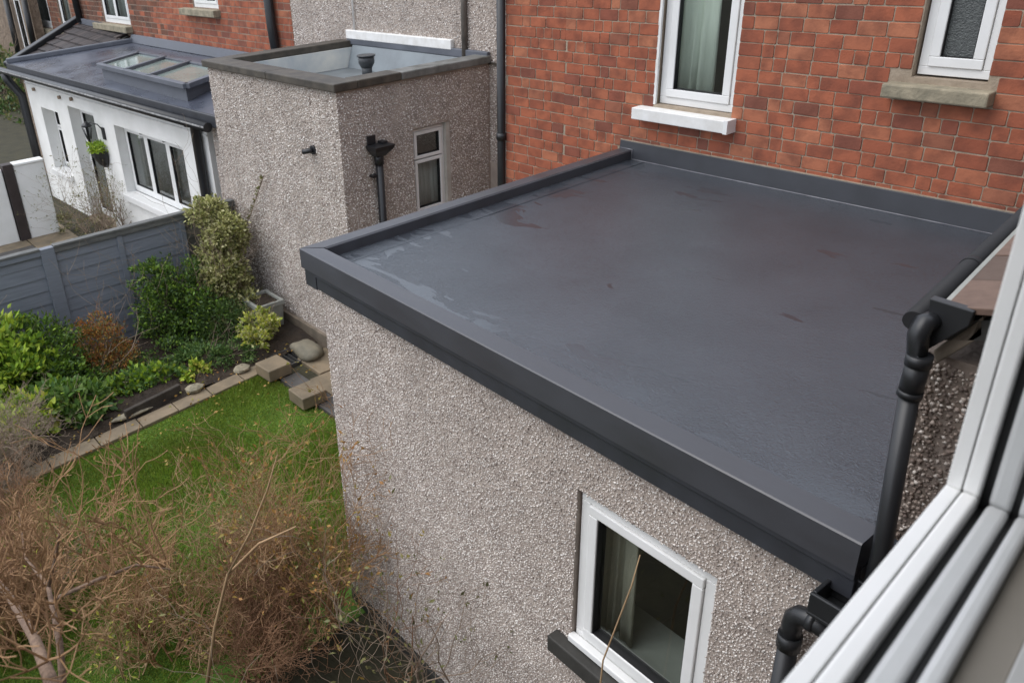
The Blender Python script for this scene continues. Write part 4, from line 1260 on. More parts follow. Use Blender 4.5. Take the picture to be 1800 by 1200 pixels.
# ================================================================== TILED LEAN-TO behind the cottage (top left)
tr_ = thing('tiled_outhouse', 'dark plain tiled pitched roof between the cottage roof and the sooty brick house', 'outhouse', (-19.5, 5.8, 0))
T00, T10 = Vector((-20.7, 4.6, 2.18)), Vector((-17.9, 4.6, 2.10))
T01, T11 = Vector((-21.3, TY - 0.03, 2.93)), Vector((-18.15, TY - 0.03, 2.83))
m = MB(); m.box(-20.6, -17.95, 4.8, TY, GZ, 2.1); m.build('wall', FARDASH, tr_)
m = MB(); m.hexa([T00 - dn, T10 - dn, T11 - dn, T01 - dn, T00 - dn * .3, T10 - dn * .3, T11 - dn * .3, T01 - dn * .3]); rb = m.build('roof', DARKPL, tr_)
nr, nc_ = 8, 15
for i in range(nr):
    for j in range(nc_):
        u0_, u1_ = (j + (0.5 if i % 2 else 0)) / nc_, (j + 1 + (0.5 if i % 2 else 0)) / nc_
        if u1_ > 1.0: continue
        v0, v1 = i / nr, min(1.0, (i + 1.25) / nr)
        def P_(u, v, h): return lerp(lerp(T00, T10, u), lerp(T01, T11, u), v) + Vector((0, 0, h))
        e = random.uniform(-.006, .006)
        g_ = 0.002
        m = MB(); m.hexa([P_(u0_ + g_, v0, .02 + e), P_(u1_ - g_, v0, .02 + e), P_(u1_ - g_, v1, -.02), P_(u0_ + g_, v1, -.02), P_(u0_ + g_, v0, .055 + e), P_(u1_ - g_, v0, .055 + e), P_(u1_ - g_, v1, .008), P_(u0_ + g_, v1, .008)])
        m.build('tile', TILEM, rb)
m = MB(); m.bar(T00 + Vector((-.02, -.05, .07)), T01 + Vector((-.02, 0, .10)), 0.20, 0.13); m.build('verge', BLACKP, tr_, bevel=0.03)
m = MB(); m.bar(T01 + Vector((0, -0.04, .06)), T11 + Vector((0, -0.04, .07)), 0.06, 0.12); m.build('lead_flashing', GREYFL, tr_)

# ================================================================== FAR HOUSES (top left corner)
FX = 8.4
FR = Frame(0, FX, 1, 0)
def fr(x, y): return FR.px(x, y)
fh = thing('brown_terrace_house', 'brown brick and roughcast house in the far top left corner with narrow white windows', 'house', (-29, FX, 0))
wins = []
for (x0, y0, x1, y1) in ((62, -60, 92, 46), (106, -60, 137, 50)):
    a = fr(x0 + 4, y1); b = fr(x1, y1)
    wins.append((a[0], b[0], a[1], 7.0))
sW = fr(145, 20)[0]
fwl = wall(FR, -45, sW + 1.5, GZ, 7.6, [w_[:3] + (6.4,) for w_ in wins], 0.3, 'wall', FARDASH, fh)
for w_ in wins:
    o = window(FR, w_[0], w_[1], w_[2], 6.4, fh, d=-0.05, fw=0.14, sash=0.08)
    room(FR, w_[0], w_[1], w_[2], 6.4, -0.31, 1, fh, ROOML, mg=0.1)
    m = MB(); m.fbox(FR, w_[0] - 0.1, w_[1] + 0.15, 0.0, 0.15, w_[2] - 0.30, w_[2] - 0.02); m.build('sill', STONE, fh)
    curtain(FR, w_[0] + .1, w_[1] - .1, w_[2] + .1, 6.3, -0.20, NETC, ('net curtain in the far house window nearest the corner pipe', 'net curtain in the far house window just above the tiled roof verge')[wins.index(w_)], 5, 0.03)
# brick patches between the windows
zt = 5.4
lay_bricks(FR, wins[0][1] - 5.4, wins[1][0] - 0.0, 0.6, 4.0, 0.16, [(w_[0], w_[1] + 0.02, w_[2] - 0.3, 9) for w_ in wins], fwl, BRICKO, lens=(0.40, 0.40, 0.22), budget=0, joint=0.02, seed=21)
# tall stair window and pipes
a = fr(20, 0); b = fr(48, 100); c2 = fr(52, 98)
sx = fr(28, 40)[0]
fh2 = thing('roughcast_end_house', 'brown roughcast house end at the far left edge with black downpipes and tall white window', 'house', (-36, FX - 0.6, 0))
FR2 = Frame(0, FX - 0.5, 1, 0)
a0 = FR2.px(33, 50); a1 = FR2.px(45, 50); zb_ = FR2.px(48, 100)[1]
o_l, o_r = FR2.px(-60, 50)[0], FR2.px(60, 50)[0]
wt = (a0[0], a1[0], zb_, 5.2)
e2 = wall(FR2, o_l - 4, o_r, GZ, 7.6, [wt], 0.3, 'wall', FARDASH, fh2)
window(FR2, wt[0], wt[1], wt[2], wt[3], fh2, d=-0.03, fw=0.13, sash=0.06, lights=[(0, 1, 0, .48), (0, 1, .5, 1)])
room(FR2, *wt, -0.31, 1, fh2, ROOML, mg=0.1)
for (xa, ya, xb, yb) in ((10, 0, 36, 108), (42, 0, 62, 90)):
    A1 = FR2.px(xa, ya, 0.15); B1 = FR2.px(xb, yb, 0.15)
    m = MB(); m.tube([FR2.pt(A1[0], 0.15, A1[1]), FR2.pt(B1[0], 0.15, B1[1])], 0.10, 10); m.build('downpipe', BLACKP, fh2)

# ================================================================== NEIGHBOUR'S YARD
PZ = GZ
pv = thing('yard_paving', 'brown paving slabs of the yard behind the blue grey fence', 'paving', (-14, 3, PZ))
for i in range(10):
    for j in range(9):
        x0, y0 = -19.0 + i * 0.92, -2.4 + j * 0.78
        if y0 + .75 > 4.1 + 0.04 * i: continue
        m = MB(); e = random.uniform(0, .012)
        m.box(x0, x0 + 0.905, y0, y0 + 0.765, PZ - 0.03, PZ + 0.01 + e); m.build('slab', SLAB if random.random() < .8 else SLATEP, pv, bevel=0.006)
gwt = at(75, 283, 'x', -15.85)
def wx(px, py): return at(px, py, 'x', -15.75)
gA, gB = wx(22, 297), wx(76, 283)
y0_, y1_ = wx(24, 297).y, wx(76, 283).y
m = MB(); m.box(-15.95, -15.75, y0_, y1_, PZ, gB.z); m.box(-15.97, -15.73, y0_, y1_ + 0.01, gB.z, gB.z + 0.05)
o = m.build('garden_wall', RENDERW, None, bevel=0.015); tag(o, 'short white rendered garden wall between the dark post and the cottage', 'wall')
yp = wx(3, 297).y
m = MB(); m.box(-15.95, -15.75, -1.0, yp - 0.01, PZ, wx(3, 298).z); o = m.build('garden_wall', RENDERW, None, bevel=0.02); tag(o, 'longer white rendered garden wall running off the left edge', 'wall')
m = MB(); m.box(-15.93, -15.72, yp + 0.01, y0_ - 0.01, PZ, gB.z + 0.06); o = m.build('gate_post', mat('dark brown post', (0.045, 0.033, 0.032), (0.03, 0.022, 0.02), 6, rough=0.6), None, bevel=0.01); tag(o, 'dark brown square post between the two white garden walls', 'post')

# ================================================================== FENCE
FXX = -9.70
fe = thing('garden_fence', 'blue grey horizontal board fence dividing the two gardens', 'fence', (FXX, 2, 0))
FFn = Frame(FXX, 0, 0, 1)
def fy(px, py): return at(px, py, 'x', FXX)
ft = 1.44
posts = [(1.98, 2.14, 'post'), (2.88, 2.95, 'batten'), (3.70, 3.77, 'batten'), (1.10, 1.17, 'batten'), (0.26, 0.33, 'batten'), (-0.60, -0.44, 'post')]
bays = [(-0.44, 0.26), (0.33, 1.10), (1.17, 1.98), (2.14, 2.88), (2.95, 3.70), (3.77, 4.49)]
for a_, b_, k in posts:
    m = MB(); m.fbox(FFn, a_, b_, -0.05, 0.045 if k == 'post' else 0.035, 0.0, ft); m.build(k, FENCE, fe, bevel=0.005)
bh = 0.165
for bi, (a_, b_) in enumerate(bays):
    mt = FENCEOLD if bi == 5 else FENCE
    for k in range(9):
        z0 = ft - 0.02 - (k + 1) * bh
        z1 = z0 + bh + 0.012
        z0 = max(z0, 0.0)
        if z1 < 0.03: continue
        m = MB(); t_ = random.uniform(-0.004, 0.004)
        # feather-edge board: bottom stands proud of the one below
        m.hexa([FFn.pt(a_, 0.017 + t_, z0), FFn.pt(b_, 0.017, z0), FFn.pt(b_, 0.006, z0), FFn.pt(a_, 0.006, z0), FFn.pt(a_, 0.006, z1), FFn.pt(b_, 0.006, z1), FFn.pt(b_, -0.006, z1), FFn.pt(a_, -0.006, z1)])
        m.build('board', mt, fe)
for a_, b_ in ((-0.6, 1.98), (2.14, 4.49)):
    m = MB(); m.fbox(FFn, a_, b_, 0.012, 0.045, ft - 0.075, ft - 0.012); m.build('rail', RAILW if a_ > 0 else FENCE, fe, bevel=0.004)
    m = MB(); m.fbox(FFn, a_, b_, -0.045, 0.055, ft - 0.012, ft + 0.018); m.build('top_rail', RAILW, fe, bevel=0.006)

# ================================================================== EDGING, PAVING, BLOCKS
eg = thing('lawn_edging', 'row of brown paving stones edging the lawn beside the flower bed', 'edging', (-7.5, 2, 0))
def ex_(y): return -7.36 - 0.105 * (y - 1.1)
y = -1.1
k = 0
while y < 3.60:
    L = random.choice((0.42, 0.46, 0.5))
    y1 = min(y + L, 3.62)
    m = MB(); e = random.uniform(0, 0.012); wq = 0.20 + random.uniform(-.01, .01)
    a0_, a1_ = ex_(y), ex_(y1)
    m.hexa([(a0_ - wq, y + .005, -0.02), (a0_, y + .005, -0.02), (a1_, y1 - .005, -0.02), (a1_ - wq, y1 - .005, -0.02), (a0_ - wq, y + .005, .035 + e), (a0_, y + .005, .033 + e), (a1_, y1 - .005, .033 + e), (a1_ - wq, y1 - .005, .037 + e)])
    m.build('paving_stone', SLAB, eg, bevel=0.007)
    y = y1; k += 1
pa = thing('patio_paving', 'sandstone and dark slabs of the small paved corner beyond the lawn', 'paving', (-6.6, 4.1, 0))
def zq(pts, name, mt, zt=0.045):
    P = [at(x, y, 'z', 0.03) for x, y in pts]
    m = MB(); m.hexa([*[Vector((p.x, p.y, -0.02)) for p in P], *[Vector((p.x, p.y, zt)) for p in P]])
    return m.build(name, mt, pa, bevel=0.008)
zq([(503, 640), (562, 672), (640, 648), (604, 618), ][:4], 'slab', SLAB)
m = None
def rect_slab(x0, x1, y0, y1, mt, zt=0.04):
    m = MB(); m.box(x0, x1, y0, y1, -0.02, zt + random.uniform(-.004, .004)); return m.build('slab', mt, pa, bevel=0.008)
for o in list(pa.children):
    bpy.data.objects.remove(o)
rect_slab(-7.10, -6.16, 3.90, 4.45, SLAB)
rect_slab(-6.15, -5.25, 3.90, 4.45, SLAB)
rect_slab(-7.62, -7.12, 4.05, 4.45, SLAB)
rect_slab(-7.35, -6.80, 3.66, 3.89, SLATEP, 0.034)
rect_slab(-6.79, -6.20, 3.68, 3.89, SLATEP, 0.032)
rect_slab(-6.19, -5.55, 3.70, 3.89, SLAB, 0.032)
rect_slab(-5.54, -4.4, 3.70, 3.89, SLATEP, 0.032)
rect_slab(-5.24, -4.3, 3.90, 5.5, SLAB)
for i in range(3):
    rect_slab(-6.95 + i * 0.55, -6.42 + i * 0.55, 4.46, 5.55, SLAB)
def block(px, py, w, d, h, ang, label):
    p = at(px, py, 'z', 0.05)
    m = MB(); ca, sa = math.cos(ang), math.sin(ang)
    pts = []
    for z in (0.04, 0.04 + h):
        for x, y in ((-w/2, -d/2), (w/2, -d/2), (w/2, d/2), (-w/2, d/2)):
            pts.append((p.x + x * ca - y * sa, p.y + x * sa + y * ca, z))
    m.hexa(pts)
    o = m.build('concrete_block', SLAB, None, bevel=0.012)
    bv = o.modifiers[0]; bv.segments = 3
    return tag(o, label, 'block')
block(482, 655, 0.30, 0.30, 0.14, 0.05, 'square concrete block at the end of the stone edging, left of the open drain')
block(542, 702, 0.30, 0.30, 0.14, 0.0, 'square concrete block on the lawn edge, nearer the extension wall')
# rounded stone and gully
p = at(540, 617, 'z', 0.08)
V, Q = [], []
nsg, nrg = 14, 7
for j in range(nrg + 1):
    ph = math.pi * j / nrg
    for i in range(nsg):
        t = 2 * math.pi * i / nsg
        rr = 1 + 0.09 * math.sin(3 * t + j) + 0.05 * math.cos(5 * t)
        cx_, cy_ = math.sin(ph) * math.cos(t), math.sin(ph) * math.sin(t)
        sx_ = math.copysign(abs(cx_) ** .7, cx_); sy_ = math.copysign(abs(cy_) ** .7, cy_)
        V.append((p.x + 0.24 * sx_ * rr, p.y + 0.15 * sy_ * rr, 0.09 + 0.09 * math.cos(ph)))
for j in range(nrg):
    for i in range(nsg):
        Q.append((j * nsg + i, j * nsg + (i + 1) % nsg, (j + 1) * nsg + (i + 1) % nsg, (j + 1) * nsg + i)[::-1])
m = MB(); m.add(V, Q)
tag(m.build('boulder', mat('grey green stone', (0.24, 0.21, 0.15), (0.13, 0.12, 0.09), 6, rough=0.8, bump=0.5), None, smooth=True), 'rounded grey stone lying against the annex plinth behind the drain', 'stone')
p = at(507, 628, 'z', 0.04)
dg = thing('drain_gully', 'dark square open drain gully between the left block and the rounded stone', 'drain', (p.x, p.y, 0.04))
m = MB(); m.box(p.x - .17, p.x + .17, p.y - .13, p.y + .13, 0.0, 0.012); m.build('basin', SEAL, dg)
m = MB()
for a_, b_, c_, d_ in ((-.19, .19, -.15, -.13), (-.19, .19, .13, .15), (-.19, -.17, -.13, .13), (.17, .19, -.13, .13)):
    m.box(p.x + a_, p.x + b_, p.y + c_, p.y + d_, 0.0, 0.05)
m.build('rim', SLATEP, dg, bevel=0.004)
m = MB()
for k in range(5):
    m.box(p.x - .17, p.x + .17, p.y - .115 + k * .055, p.y - .10 + k * .055, 0.014, 0.026)
m.build('grate', DARKPL, dg)
# tall planter by the annex wall
pc = (-8.60, 4.22)
plr = thing('square_planter', 'tall tapering grey square planter against the pebble dash annex', 'planter', (pc[0], pc[1], 0))
m = MB()
b0, b1, hh = 0.16, 0.21, 0.46
ptsL = [(-b0, -b0), (b0, -b0), (b0, b0 - .02), (-b0, b0 - .02)]; ptsH = [(-b1, -b1), (b1, -b1), (b1, b1 - .07), (-b1, b1 - .07)]
m.hexa([*[(pc[0] + x, pc[1] + y_, 0.03) for x, y_ in ptsL], *[(pc[0] + x, pc[1] + y_, hh - 0.06) for x, y_ in ptsH]])
m.build('pot', PLANTER, plr, bevel=0.01)
m = MB()
for a_, b_, c_, d_ in ((-b1 - .015, b1 + .015, -b1 - .015, -b1 + .025), (-b1 - .015, b1 + .015, b1 - .095, b1 - .055), (-b1 - .015, -b1 + .025, -b1 + .025, b1 - .095), (b1 - .025, b1 + .015, -b1 + .025, b1 - .095)):
    m.box(pc[0] + a_, pc[0] + b_, pc[1] + c_, pc[1] + d_, hh - 0.06, hh)
m.build('rim', PLANTER, plr, bevel=0.005)
m = MB(); m.box(pc[0] - b1 + .026, pc[0] + b1 - .026, pc[1] - b1 + .026, pc[1] + b1 - .096, hh - 0.059, hh - 0.03); m.build('compost', SOIL, plr)

# stones and timber edge in the bed
def rock(x, y, z, sx, sy, sz, label, seed, mt=None):
    rr = random.Random(seed)
    V, Q = [], []
    for j in range(6):
        ph = math.pi * j / 5
        for i in range(9):
            t = 2 * math.pi * i / 9
            k = 1 + rr.uniform(-.16, .16)
            V.append((x + sx * math.sin(ph) * math.cos(t) * k, y + sy * math.sin(ph) * math.sin(t) * k, z + sz * math.cos(ph) * (1 + rr.uniform(-.1, .1))))
    for j in range(5):
        for i in range(9):
            Q.append((j * 9 + i, (j + 1) * 9 + i, (j + 1) * 9 + (i + 1) % 9, j * 9 + (i + 1) % 9))
    m = MB(); m.add(V, Q)
    o = m.build('rock', mt or MATS['sandstone sill'], None, bevel=0.004)
    return tag(o, label, 'rock', 'rocks along the bed')
rk = [((232, 728), .24, .06, .028, 'long flat pale rock in the soil beside the edging'), ((342, 683), .11, .08, .05, 'pale angular rock behind the edging below the yellow green plant'),
      ((425, 648), .10, .08, .045, 'grey rock beside the concrete block in the bed')]
for i, ((x, y_), a_, b_, c_, lb) in enumerate(rk):
    p = at(x, y_, 'z', 0.07)
    rock(p.x, p.y, 0.075, b_, a_, c_, lb, i)
a_ = at(222, 738, 'z', .05); b_ = at(318, 690, 'z', .05)
m = MB(); m.bar((a_.x, a_.y, 0.09), (b_.x, b_.y, 0.09), 0.05, 0.15); tag(m.build('timber_edge', mat('rotten timber', (0.06, 0.05, 0.04), (0.03, 0.025, 0.02), 8, rough=0.9, bump=0.5), None, bevel=0.01), 'dark rotten timber board half buried in the bed', 'board')

# fallen leaves
nf = 260
P = np.stack([rng.uniform(-7.95, -7.1, nf), rng.uniform(0.5, 4.2, nf), np.full(nf, 0.09)], 1)
P[:, 2] = np.where(P[:, 0] < -7.62, 0.10, 0.052)
V, Fc = leaves_mesh(P, rng.normal(size=(nf, 3)) * np.array([1, 1, .15]), 0.035, 0.6)
tag(np_mesh('fallen_leaves', V, Fc, L_ORANGE), 'dry leaves and petals scattered over the edging stones and soil', 'leaves')

# ================================================================== BED PLANTS
def bp(px, py, z): return at(px, py, 'z', z)
c = bp(30, 610, 0.45)
bush('large bright green leafy shrub against the fence at the left edge', [(-9.05, 1.12, 0.66, .42, .42, .36), (-8.8, 1.25, 0.42, .42, .38, .36), (-9.1, 0.75, 0.72, .40, .45, .36), (-8.8, 0.8, 0.40, .4, .5, .35)], 8000, 0.085, L_BRIGHT, 1, material2=L_GREEN, frac2=.35)
bush('mid green loose shrub in front of the wide fence post', [(-9.1, 1.75, 0.35, .36, .45, .38), (-9.2, 1.6, .62, .25, .3, .25), (-8.8, 1.6, .25, .35, .4, .28)], 6000, 0.055, L_GREEN, 2, material2=L_DARK, frac2=.4)
bush('rust orange spiraea like shrub in front of the blue fence', [(-8.9, 2.22, .36, .28, .30, .33), (-8.95, 2.22, .62, .18, .22, .16), (-8.75, 2.3, .2, .3, .3, .22)], 6500, 0.030, L_RUST, 3, material2=L_OLIVE, frac2=.3, stems=TWIGR, up=.8)
bush('dark evergreen shrub left of the tall variegated climber', [(-9.2, 3.15, .45, .36, .36, .48), (-9.25, 3.05, .88, .2, .22, .22), (-9.0, 3.45, .35, .38, .4, .38), (-9.3, 3.45, .72, .25, .3, .3)], 10000, 0.048, L_GREEN, 4, material2=L_DARK, frac2=.55)
bush('dark feathery conifer like shrub under the climber', [(-8.75, 3.65, .26, .3, .34, .3), (-8.6, 3.95, .22, .25, .3, .22)], 6000, 0.040, L_DARK, 5, material2=L_BLUE, frac2=.3, aspect=.25)
bush('low blue green cranesbill mound in the middle of the bed', [(-8.25, 2.42, .14, .22, .34, .14), (-8.2, 2.65, .12, .18, .25, .12), (-8.3, 2.15, .12, .2, .25, .12)], 2600, 0.062, L_BLUE, 6, aspect=.6, material2=L_BRIGHT, frac2=.4)
bush('small yellow green plant beside the pale rock', [(-7.98, 2.95, .13, .11, .14, .11)], 500, 0.06, L_YEL, 7, aspect=.55, material2=L_BRIGHT, frac2=.4)
bush('ferny green groundcover below the dark shrub', [(-8.3, 3.1, .13, .28, .38, .14), (-8.1, 3.5, .12, .2, .28, .12)], 3600, 0.045, L_BLUE, 8, aspect=.35, material2=L_DARK, frac2=.5)
bush('big blue green leafed plant near the lawn edging', [(-8.05, 1.62, .20, .26, .32, .18), (-8.2, 1.45, .26, .26, .3, .2)], 2600, 0.085, L_BLUE, 9, aspect=.6, material2=L_GREEN, frac2=.3)
bush('yellow green leafed plant next to the bare twiggy shrub', [(-8.15, 1.12, .24, .30, .34, .22), (-8.0, .95, .2, .28, .3, .2)], 2600, 0.085, L_BRIGHT, 10, aspect=.55, material2=L_YEL, frac2=.4)
bush('dark low growth behind the leafy plants', [(-8.7, 1.7, .16, .4, .6, .16), (-8.6, 2.9, .14, .3, .5, .14)], 4500, 0.045, L_DARK, 11, material2=L_GREEN, frac2=.3)
# tall variegated climber at the corner of fence and annex
cl_ = []
for i in range(9):
    t = i / 8
    cl_.append((-9.28 + 0.12 * math.sin(i * 2.1) + .30 * (1 - t), 4.05 - .12 * (1 - t) + 0.08 * math.sin(i * 1.3), 0.16 + 1.30 * t, .26 + .05 * math.sin(i * 3), .32 - .10 * t, .20))
bush('tall variegated cream and green climber in the corner of fence and annex', cl_, 19000, 0.050, L_VAR, 12, name='climber', cat='climber', aspect=.6, material2=L_OLIVE, frac2=.34, sub=16)
bush('bright yellow variegated low branch at the foot of the planter', [(-8.3, 3.92, .30, .2, .24, .15), (-8.05, 3.75, .24, .16, .2, .12), (-8.15, 4.0, .34, .14, .14, .1)], 1900, 0.048, L_YEL, 13, aspect=.55, material2=L_VAR, frac2=.45)
# thin creeper strand up the annex wall
segs, P, D = [], [], []
s0_ = Vector((-8.95, AY - 0.04, 1.2))
path = [at(x, y_, 'y', AY - 0.05) for x, y_ in ((432, 400), (441, 375), (450, 350), (458, 325), (464, 308))]
rt_ = thing('creeper_strand', 'thin creeper strand climbing the annex wall above the variegated plant', 'creeper', path[0])
m = MB(); m.tube(path, 0.006, 5); m.build('stem', TWIGG, rt_)
for a_, b_ in zip(path, path[1:]):
    for k in range(16):
        t = random.random(); P.append(lerp(a_, b_, t)); D.append((random.uniform(-1, 1), -.6, random.uniform(-.2, 1)))
V, Fc = leaves_mesh(np.array(P), np.array(D, float), 0.045, .5)
np_mesh('leaves', V, Fc, L_OLIVE, rt_)
# shrubs in the yard against the white wall
for k, (px, py, hgt, lb, sd) in enumerate(((170, 400, 1.0, 'sparse olive leaved shrub in front of the glass door behind the fence', 31), (215, 395, .8, 'sparse olive leaved shrub below the triple window behind the fence', 32))):
    p = at(px, py + 20, 'z', PZ + .1)
    bare_shrub(lb, (p.x, p.y, PZ), hgt * 1.25, .42, 9, TWIGG, sd, kids=(7, 5), r0=.014, leaf=L_OLIVE, n_leaf=.9, name='yard_shrub', seg=.12)
p = at(105, 405, 'z', PZ)
bush('pale dry weeds at the foot of the short white garden wall', [(p.x + .1, p.y + .1, PZ + .15, .35, .25, .18)], 500, .07, L_OLIVE, 35, name='weeds', cat='weeds', aspect=.2)
# hedge beyond, left edge
bush('dark green hedge far away at the left edge behind the white walls', [(-33, 7.0, -.4, 4.0, 1.0, 1.6), (-30, 6.6, -1.0, 3.0, .9, 1.2), (-37, 6.9, -.2, 3, 1, 1.8)], 12000, 0.16, L_DARK, 36, name='hedge', cat='hedge', material2=L_OLIVE, frac2=.4)

# ================================================================== FOREGROUND BARE SHRUBS
def gp(px, py, z=0.0): 
    p = at(px, py, 'z', z); return (p.x, p.y, z)
bare_shrub('tall bare ochre shrub rising highest over the middle of the lawn', (-4.30, 1.80, 0), 1.12, .28, 12, TWIGP, 41, kids=(6, 5, 3), leaf=L_ORANGE, r0=.012, n_leaf=.03)
bare_shrub('bare orange brown shrub spreading left over the lawn', (-4.95, 1.2, 0), .72, .5, 9, TWIG, 42, kids=(6, 5, 3), leaf=L_ORANGE, r0=.011, n_leaf=.03)
bare_shrub('dense reddish brown twiggy shrub against the corner of the extension', (-3.98, 1.78, 0), .82, .38, 12, TWIGR, 43, kids=(6, 6, 4), leaf=L_ORANGE, r0=.010, n_leaf=.03)
bare_shrub('shrub with the last orange and green leaves in front of the pebble dash wall', (-3.95, 2.08, 0), 1.25, .22, 12, TWIG, 44, kids=(6, 6, 4), leaf=L_ORANGE, r0=.009, n_leaf=.22, lean=(.12, -.05))
bare_shrub('low tangled brown shrub at the bottom edge left of the plinth', (-3.85, 1.5, 0), .62, .65, 15, TWIGR, 45, kids=(8, 6, 4), r0=.010)
bare_shrub('bare brown shrub at the bottom edge below the lawn', (-4.5, 1.05, 0), .70, .5, 10, TWIG, 46, kids=(6, 6, 4), leaf=L_OLIVE, r0=.011, n_leaf=.06)
bare_shrub('pale grey brown twiggy bush over the flower bed at the left edge', gp(15, 860), .70, .55, 17, TWIGG, 47, kids=(8, 7, 4), r0=.010, wob=.3)
bare_shrub('brown shrub in the lower left corner', gp(60, 1090), .72, .50, 12, TWIG, 48, kids=(7, 6, 4), r0=.012)
bare_shrub('mixed brown twiggy shrub between the grey bush and the corner shrub', gp(25, 985), .62, .5, 14, TWIGR, 53, kids=(7, 6, 4), r0=.010)
bare_shrub('thin ochre shrub sprawling on the near edge of the lawn', gp(100, 1040), .42, .5, 6, TWIGG, 54, kids=(6, 5, 3), r0=.009)
bare_shrub('orange brown shrub behind the forked branch', gp(45, 1130), .60, .45, 13, TWIG, 55, kids=(7, 6, 4), leaf=L_YEL, r0=.010, n_leaf=.02)
bare_shrub('reddish shrub filling the bottom left edge', gp(-10, 1150), .85, .45, 13, TWIGR, 49, kids=(7, 6, 4), r0=.012)
bare_shrub('brown shrub between the forked branch and the lawn', gp(235, 1180), .5, .5, 9, TWIGP, 52, kids=(6, 5, 4), leaf=L_YEL, r0=.010, n_leaf=.05)
bare_shrub('few olive leaved shoots below the extension window', (-2.75, 2.08, 0), 1.45, .22, 6, TWIGG, 50, kids=(5, 4), leaf=L_OLIVE, r0=.008, n_leaf=1.0, name='leafy_shoots', cat='shoots')
bare_shrub('slender bare shoots standing against the pebble dash wall', (-3.2, 2.15, 0), 1.35, .16, 4, TWIGR, 51, kids=(3, 2), leaf=L_ORANGE, r0=.007, n_leaf=.5, name='bare_shoots', cat='shoots')
# thick pale branches low left
tb = thing('forked_branch', 'thick forked bare stem with smooth brown bark in the lower left corner', 'branch', (-4.6, -.1, 0))
m = MB()
def along(pts): return [at(x, y_, 'y', yy) for x, y_, yy in pts]
m.tube(along([(115, 1260, .15), (105, 1130, .2), (85, 1030, .25), (45, 980, .3), (33, 900, .34)]), [.012, .010, .0075, .005, .0025], 8)
m.tube(along([(85, 1030, .25), (97, 985, .28), (104, 938, .3)]), [.007, .005, .004], 8)
m.build('stem', BARK, tb, smooth=True)
m = MB(); m.tube(along([(95, 1210, .1), (60, 1120, .12), (15, 1045, .14), (-40, 985, .16)]), [.015, .013, .012, .010], 8); m.build('stem', BARK, tb, smooth=True)
m = MB(); m.tube(along([(100, 1050, .25), (180, 1015, .35), (240, 992, .45), (300, 1000, .5)]), [.006, .0055, .004, .002], 7); m.build('side_branch', BARK, tb, smooth=True)
rndb = np.random.default_rng(77)
segs, tips = [], []
for x_, y_, yy in ((110, 1100, .2), (95, 1060, .23), (70, 1005, .27), (45, 975, .3), (38, 930, .32), (98, 980, .28), (150, 1028, .32), (200, 1008, .38), (250, 994, .45), (60, 1120, .12), (30, 1065, .13), (5, 1035, .15), (85, 1160, .11), (290, 998, .5)):
    p_ = at(x_, y_, 'y', yy)
    for k in range(4):
        grow(segs, tips, p_, (rndb.normal() * .6, rndb.normal() * .6, .8), rndb.uniform(.12, .34), .0035, 1, rndb, .16, (0, 4, 3), seg=.05)
V, Fc = tubes_np(segs)
np_mesh('twigs', V, Fc, TWIG, tb)
ls = thing('long_shoot', 'single long straight bare shoot crossing the shrubs in the foreground', 'branch', (-3.6, .8, 0))
m = MB(); m.tube(along([(360, 1230, 1.0), (378, 1100, 1.05), (400, 1010, 1.1), (455, 955, 1.2), (520, 925, 1.3)]), [.013, .010, .008, .006, .003], 6)
m.tube(along([(400, 1010, 1.1), (440, 935, 1.12), (470, 860, 1.15), (487, 800, 1.18)]), [.006, .005, .004, .002], 6)
m.build('stem', TWIGP, ls, smooth=True)
sh_ = thing('bare_shoot', 'one thin bare stem standing in front of the extension window', 'stem', (-1.85, 2.1, 0))
m = MB(); m.tube([FW.pt(FW.px(1035, 1260, .2)[0], .2, 0.05), *[FW.pt(*(lambda q: (q[0], .2, q[1]))(FW.px(x, y_, .2))) for x, y_ in ((1060, 1160), (1085, 1095), (1110, 1030), (1125, 975))]], [.005, .004, .0035, .0035, .002], 6); m.build('stem', TWIGP, sh_)

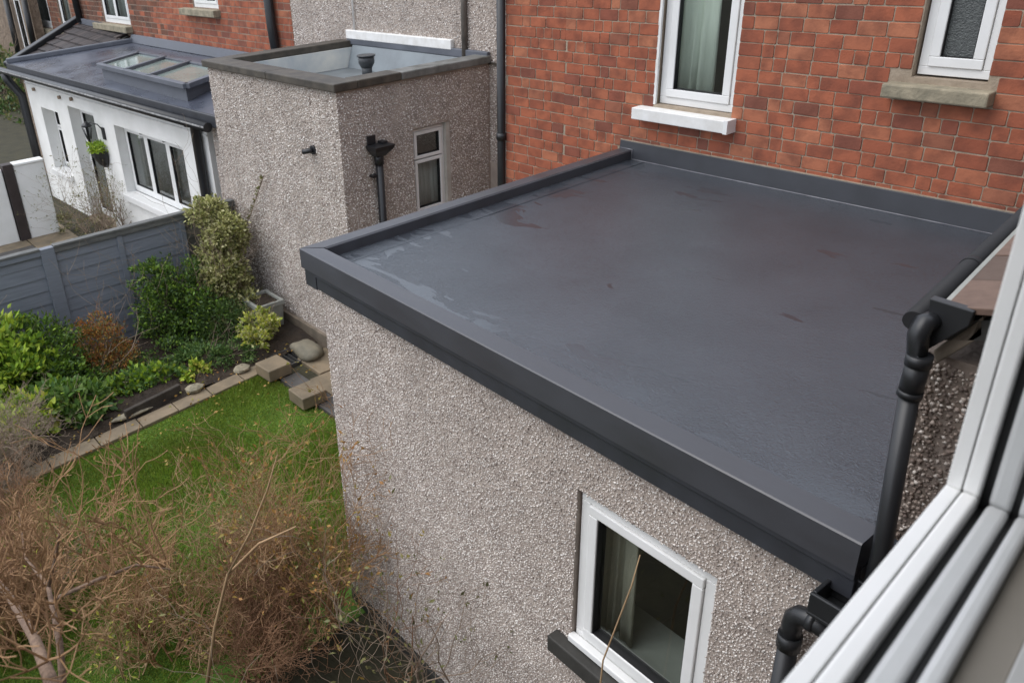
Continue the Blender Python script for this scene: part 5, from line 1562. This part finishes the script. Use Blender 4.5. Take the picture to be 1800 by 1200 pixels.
# ================================================================== OPEN WINDOW beside the camera
ow = thing('open_window', 'white plastic window frame with black seals at the right edge, seen from inside', 'window', (0, 0, 3.6))
cd = ray(1663, 850); cd = cd / cd.length
C0 = EYE + cd * 1.30
rd = ray(2260, 130); rd = (rd / rd.length)
Xv = Vector((1, 0, 0)); Zv = Vector((0, 0, 1))
rn = (Zv - rd * Zv.dot(rd)).normalized()          # up, square to the rail
LEN = 1.7
def ell(x0, x1, h, back, name, material, bev=0.003, par=ow):
    """an L of frame profile: rail towards the viewer and jamb upwards; h: how far it stands into the opening"""
    m = MB()
    a = C0 + Xv * x0; b = C0 + Xv * x1
    # rail
    lo = -rn * back; hi = rn * h
    p0, p1 = -rd * LEN, -rd * h
    m.hexa([a + p0 + lo, b + p0 + lo, b + rd * back + lo, a + rd * back + lo, a + p0 + hi, b + p0 + hi, b + p1 + hi, a + p1 + hi])
    # jamb
    q0, q1 = -rd * h, rd * back
    m.hexa([a + q0 + hi, b + q0 + hi, b + q1 + lo, a + q1 + lo, a + q0 + Zv * 1.5, b + q0 + Zv * 1.5, b + q1 + Zv * 1.5, a + q1 + Zv * 1.5])
    o = m.build(name, material, par)
    if bev:
        q = o.modifiers.new('edge', 'BEVEL'); q.width = bev; q.segments = 3; q.limit_method = 'ANGLE'
    return o
SHADEDUP = mat('shaded upvc', (0.56, 0.57, 0.57), (0.48, 0.49, 0.49), 4, rough=0.4)  # upvc with the shadow on the inner strips put into its colour
ell(0.0, 0.0175, 0.0, 0.07, 'outer_frame', WHITE, 0.002)
ell(0.0176, 0.0182, -0.0015, 0.06, 'gasket', SEAL, 0)
ell(0.0183, 0.0375, 0.0005, 0.07, 'frame', WHITE, 0.004)
ell(0.0375, 0.048, -0.022, 0.07, 'seal', SEAL, 0)
ell(0.048, 0.072, -0.004, 0.07, 'sash', SHADEDUP, 0.006)
ell(0.072, 0.080, -0.016, 0.07, 'seal', SEAL, 0)
ell(0.080, 0.098, -0.002, 0.07, 'bead', SHADEDUP, 0.006)
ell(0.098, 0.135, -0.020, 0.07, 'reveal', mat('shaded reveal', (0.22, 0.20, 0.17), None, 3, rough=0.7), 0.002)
ell(0.135, 0.40, -0.012, 0.07, 'inner_board', mat('grey inner board', (0.42, 0.42, 0.41), None, 3, rough=0.5), 0.002)

# ================================================================== the house the camera stands in
hh_ = thing('viewing_house', 'plain rendered house wall round the open window on the right', 'house', (1, 0, 0))
m = MB()
m.box(-0.24, -0.02, -3.0, -0.45, 0, 6.4)
m.box(-0.24, -0.02, -0.448, 1.20, 0, 3.55)
m.box(-0.24, -0.02, -0.448, 1.60, 4.98, 6.4)
m.box(-0.20, -0.02, 1.24, 1.60, 0, 4.978)
m.build('wall', DASHB, hh_)
m = MB(); m.box(-0.02, 1.5, 1.605, 1.80, 0, 6.4); m.box(1.5, 1.7, 1.605, 5.58, 0, 6.4); m.build('rear_wall', DASHB, hh_)
m = MB(); m.box(-0.018, 3.2, -3.0, 1.6, 4.98, 5.1); m.box(-0.018, 3.2, -3.0, 1.6, 2.4, 2.5); m.box(3.2, 3.4, -3.0, 1.6, 2.4, 5.1); m.box(-0.018, 3.2, -3.2, -3.0, 2.4, 5.1)
m.build('room', mat('room plaster', (0.5, 0.48, 0.44), None, 2, rough=0.9), hh_)
